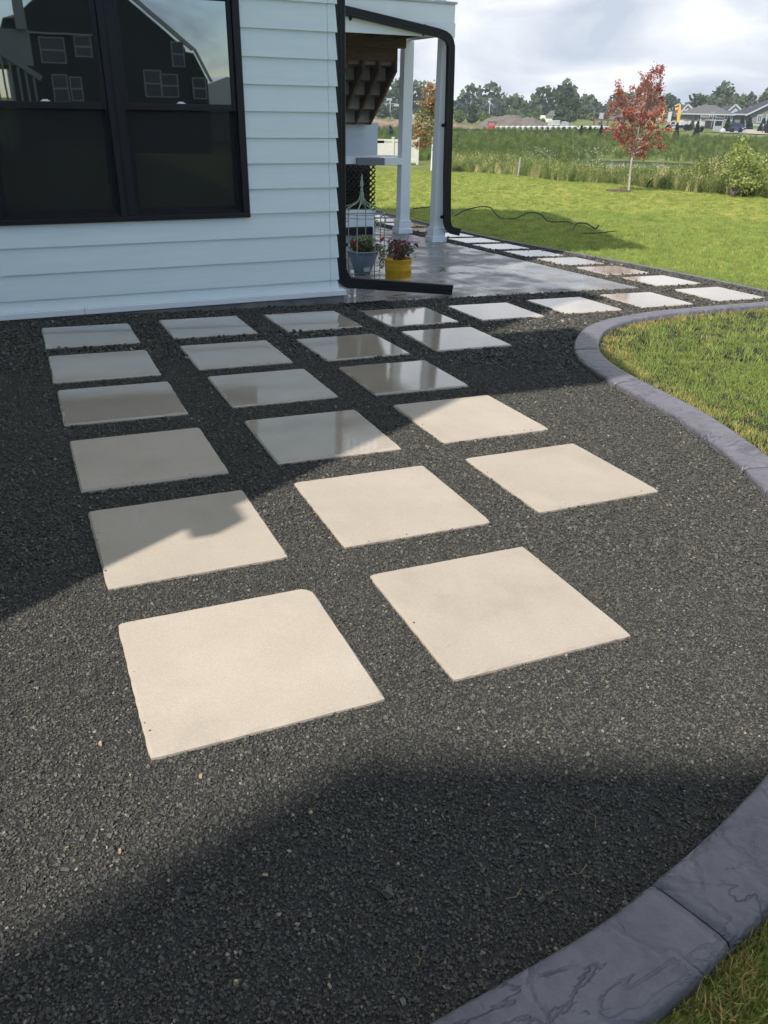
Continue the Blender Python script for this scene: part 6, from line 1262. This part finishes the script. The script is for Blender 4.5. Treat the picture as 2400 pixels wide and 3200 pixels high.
Lo = [[(1115,1580),(1120,1300),(1130,1000),(1120,800),(1100,650),(1060,520)], [(1120,900),(1150,700),(1140,560)], [(1110,950),(1040,800),(1010,680),(1000,590)], [(1115,1100),(1040,1000),(960,920),(915,830)], [(1115,1200),(1000,1150),(900,1100),(830,1095)], [(1112,1300),(1000,1280),(900,1260),(810,1250)],
 [(1110,1400),(1000,1400),(900,1400),(790,1395)], [(1110,1480),(1000,1500),(900,1560),(810,1590)], [(1115,1050),(1180,950),(1230,860)], [(1120,1200),(1200,1100),(1280,1040)], [(1115,1330),(1220,1280),(1320,1260)], [(1112,1450),(1220,1420),(1330,1430)], [(1110,1540),(1050,1560),(950,1600)], [(1115,1350),(1040,1330),(950,1330)], [(1118,1150),(1060,1050),(1040,900)], [(1118,1000),(1080,900),(1100,780)]]
limb_tree(ground_at(c13(1095, 0)[0], 38), 38, c13(1095, 0)[0], c13, Lo, [(1095,2030),(1100,1850),(1108,1700),(1110,1580)], [OR1, OR2, OR3], 22, 17, .042, 'orange_sapling', 'slender sapling with orange and yellow leaves behind the front deck post', 'tree', .4, mat('white_bark', (.6, .6, .58), .8), .17)
# survey stake
sx_ = ground_at(c3(850, 0)[0], 36.5); so = thing('survey_stake', 'thin white survey stake at the lawn edge', 'stake', sx_)
MB().hexa([sx_+Vector((i*.02, j*.02, 0)) for i, j in ((-1,-1),(1,-1),(1,1),(-1,1))]+[sx_+Vector((i*.02+.03, j*.02-.01, .72)) for i, j in ((-1,-1),(1,-1),(1,1),(-1,1))]).build('shaft', WTR, so)
MB().hexa([sx_+Vector((i*.022+.028, j*.022-.01, .66)) for i, j in ((-1,-1),(1,-1),(1,1),(-1,1))]+[sx_+Vector((i*.022+.031, j*.022-.01, .73)) for i, j in ((-1,-1),(1,-1),(1,1),(-1,1))]).build('tip', WTR, so)
so2 = thing('mulch_ring', 'dark mulch at the foot of the red maple', 'mulch', mb_, kind=None)
mm_ = MB(); mm_.lathe([(0, .05), (.15, .045), (.38, .02), (.42, -.02)], mb_, 18); mm_.build('mound', SOIL, so2)

# ------------------------------------------------------------------ weeds between lawn and pond
WG = mat('weed_green', (.165, .215, .062), .7, transl=.4, instvar=.35, spec=.15); WS = mat('weed_straw', (.52, .47, .22), .8, transl=.3, instvar=.3, spec=.1); WF = mat('weed_white_flower', (.42, .43, .34), .8, instvar=.1); WD = mat('weed_dark_green', (.085, .125, .035), .7, transl=.3, instvar=.3, spec=.15)
def weed(seed, kind):
    rr = random.Random(seed); V = []; F = []; fm = []
    def blade(x, y, h, ln, w_, a): 
        i = len(V); wx, wy = math.cos(a)*w_, math.sin(a)*w_; b2 = rr.uniform(0, 6.28); dx, dy = math.cos(b2)*ln, math.sin(b2)*ln
        V.extend([(x-wx, y-wy, 0), (x+wx, y+wy, 0), (x+dx*.35-wx*.8, y+dy*.35-wy*.8, h*.6), (x+dx*.35+wx*.8, y+dy*.35+wy*.8, h*.6), (x+dx, y+dy, h)]); F.extend([(i, i+1, i+3, i+2), (i+2, i+3, i+4)]); 
    def leaf(p, s):
        i = len(V); d = Vector((rr.gauss(0, 1), rr.gauss(0, 1), rr.gauss(0, .6))).normalized(); e = d.cross(Vector((rr.gauss(0, 1), rr.gauss(0, 1), rr.gauss(0, 1)))).normalized(); p = Vector(p)
        V.extend([tuple(p-d*s), tuple(p+e*s*.5), tuple(p+d*s), tuple(p-e*s*.5)]); F.append((i, i+1, i+2, i+3))
    if kind == 'grass':
        for _ in range(34): h = rr.uniform(.5, 1.15); blade(rr.gauss(0, .16), rr.gauss(0, .16), h, h*rr.uniform(.1, .45), .010, rr.uniform(0, 3.14))
        for _ in range(8):
            h = rr.uniform(.9, 1.3); x, y = rr.gauss(0, .15), rr.gauss(0, .15); blade(x, y, h, .12, .006, rr.uniform(0, 3.14)); 
            for k in range(5): leaf((x+rr.gauss(0, .02), y+rr.gauss(0, .02), h*rr.uniform(.85, 1)), .035)
    else:
        for _ in range(9):
            h = rr.uniform(.6, 1.2); x, y = rr.gauss(0, .18), rr.gauss(0, .18); blade(x, y, h, .15, .008, rr.uniform(0, 3.14))
            for k in range(16): t_ = rr.uniform(.25, 1); leaf((x+rr.gauss(0, .07), y+rr.gauss(0, .07), h*t_), rr.uniform(.03, .07))
    return V, F
def wsrc(seed, kind, m): V, F = weed(seed, kind); return src('weed', V, F, m)
def weed_pts(n, a0, a1, off0, off1, beta=1.0):
    a = rng.uniform(a0, a1, n); D = np.array([lawn_R(x) for x in a])+off0+(off1-off0)*rng.random(n)**beta; x = CAM.x+D*np.sin(np.radians(a)); y = CAM.y+D*np.cos(np.radians(a)); return np.stack([x, y, terr(x, y)-.04], 1), a, D
def wscat(nm, P, sc, vs, lb): n = len(P); scatter(nm, P, np.stack([np.zeros(n), np.zeros(n), rng.uniform(0, 6.28, n)], 1), sc, vs, label=lb, cat='weeds')
P, a, D = weed_pts(5600, 27.2, 60, .1, 10, 1.2); tall = np.interp(a, [27, 33, 36, 37.8, 38.4, 43.6, 44.6, 50], [.50, .55, .65, .68, .58, .58, .85, 1.0])*np.interp(D-np.array([lawn_R(x) for x in a]), [0, 1.5, 10], [.45, .9, 1.0])
k = rng.random(len(P)); 
wscat('tall_weeds', P[k < .45], (tall*rng.uniform(.6, 1.25, len(P)))[k < .45], [wsrc(s, 'leafy', WG) for s in range(3)], 'tall leafy green weeds between the lawn and the pond')
wscat('straw_grass', P[(k >= .45) & (k < .72)], (tall*rng.uniform(.6, 1.1, len(P)))[(k >= .45) & (k < .72)], [wsrc(10+s, 'grass', WS) for s in range(3)], 'tall straw-coloured grass along the lawn edge')
wscat('green_reeds', P[k >= .72], (tall*rng.uniform(.6, 1.1, len(P)))[k >= .72], [wsrc(20+s, 'grass', WG) for s in range(2)], 'tall green grass mixed into the weeds')
P, a, D = weed_pts(13000, 18, 60, 9, 85, 1.2); D2 = np.hypot(P[:, 0]-CAM.x, P[:, 1]-CAM.y); ok = ~((P[:, 2] < -2.25)) & ~((a < 27.2) & (D2 < 50)) & ~((a > 37.8) & (a < 44.4) & (D2 > 34) & (D2 < 70))
P, D2 = P[ok], D2[ok]
wscat('meadow_growth', P, .42*(D2/45)**.5*rng.uniform(.5, 1.2, len(P)), [wsrc(30, 'leafy', WD), wsrc(31, 'grass', WD), wsrc(32, 'leafy', WG)], 'dark rough growth over the far meadow slope')
# white flowering weeds
fw = [(c3(1030, 0)[0], 40), (c3(1060, 0)[0], 41), (c3(1110, 0)[0], 40), (c3(1140, 0)[0], 41), (c3(980, 0)[0], 39), (c3(1590, 0)[0], 31), (c4(20, 0)[0], 31), (c4(60, 0)[0], 31)]
pts = []
for fx, D in fw:
    g0 = ground_at(fx, D)
    for _ in range(55): pts.append(g0+Vector((rng.normal(0, .28), rng.normal(0, .28), rng.uniform(.55, 1.15))))
leafmesh(np.array([tuple(p) for p in pts]), .016, np.random.default_rng(2), WF, None, 'white_flowers', .8, label='white weed flower heads above the tall grass', cat='flowers', kind='stuff')
# leafy bush at the right edge
bb = ground_at(c4(1440, 0)[0], 26.8); bt = thing('leafy_bush', 'tall leafy yellow-green bush rising above the weeds at the right', 'bush', bb); fr = Fr(c4(1440, 0)[0], 26.8); q = np.random.default_rng(77)
BUL = mat('bush_leaf', (.24, .30, .075), .6, transl=.45, col2=(.38, .42, .13), vscale=6); lob = []
for x, y, r_ in ((1420,790,.26),(1380,850,.26),(1450,880,.30),(1320,900,.22),(1350,980,.34),(1440,980,.40),(1520,1000,.30),(1560,950,.22),(1400,1080,.42),(1500,1090,.40),(1300,1060,.26),(1590,1060,.24),(1440,1180,.42),(1340,1150,.30),(1550,1170,.32)):
    u, z = fr.uz(c4(x, y)); p = fr.P(u, q.uniform(-.3, .3), z); lob.append((p.x, p.y, p.z, r_*.85, r_*.85, r_*.8))
leafmesh(lobes_points(lob, 1900, q, .85), .040, q, BUL, bt, 'crown', .65)
tk = MB()
for l in lob: tk.tube([bb, (bb+Vector(l[:3]))/2+Vector((0, 0, -.05)), Vector(l[:3])], [.022, .012, .004], 5)
tk.build('stems', BARK, bt)
# dead black shrub
db = ground_at(c4(600, 0)[0], 29.2); dsr = thing('dead_shrub', 'dark bare drooping shrub at the lawn edge right of the maple', 'shrub', db); q = random.Random(6); mbd = MB()
for k in range(9): a = q.uniform(-2.4, .6); mbd.tube([db, db+Vector((.08*math.cos(a), .1*math.sin(a), .16)), db+Vector((.20*math.cos(a), .2*math.sin(a), .26+q.uniform(-.15, .06)))], [.012, .009, .004], 5)
mbd.tube([db+Vector((.25, .1, 0)), db+Vector((.30, .1, .4)), db+Vector((.36, .1, .58)), db+Vector((.41, .1, .55)), db+Vector((.40, .1, .42))], .008, 5); mbd.build('twigs', mat('dead_twig', (.025, .02, .015), .9), dsr)

# ------------------------------------------------------------------ thin summer haze
hz = bpy.data.materials.new('haze'); hz.use_nodes = True; t = hz.node_tree; t.nodes.clear(); o_ = t.nodes.new('ShaderNodeOutputMaterial'); v_ = t.nodes.new('ShaderNodeVolumePrincipled')
v_.inputs['Color'].default_value = (.86, .92, 1, 1); v_.inputs['Density'].default_value = .00035; t.links.new(v_.outputs[0], o_.inputs['Volume'])
MB().box(-80, 330, -110, 420, -7, 26).build('haze', hz, kind='stuff', label='thin pale haze over the far field', cat='haze')
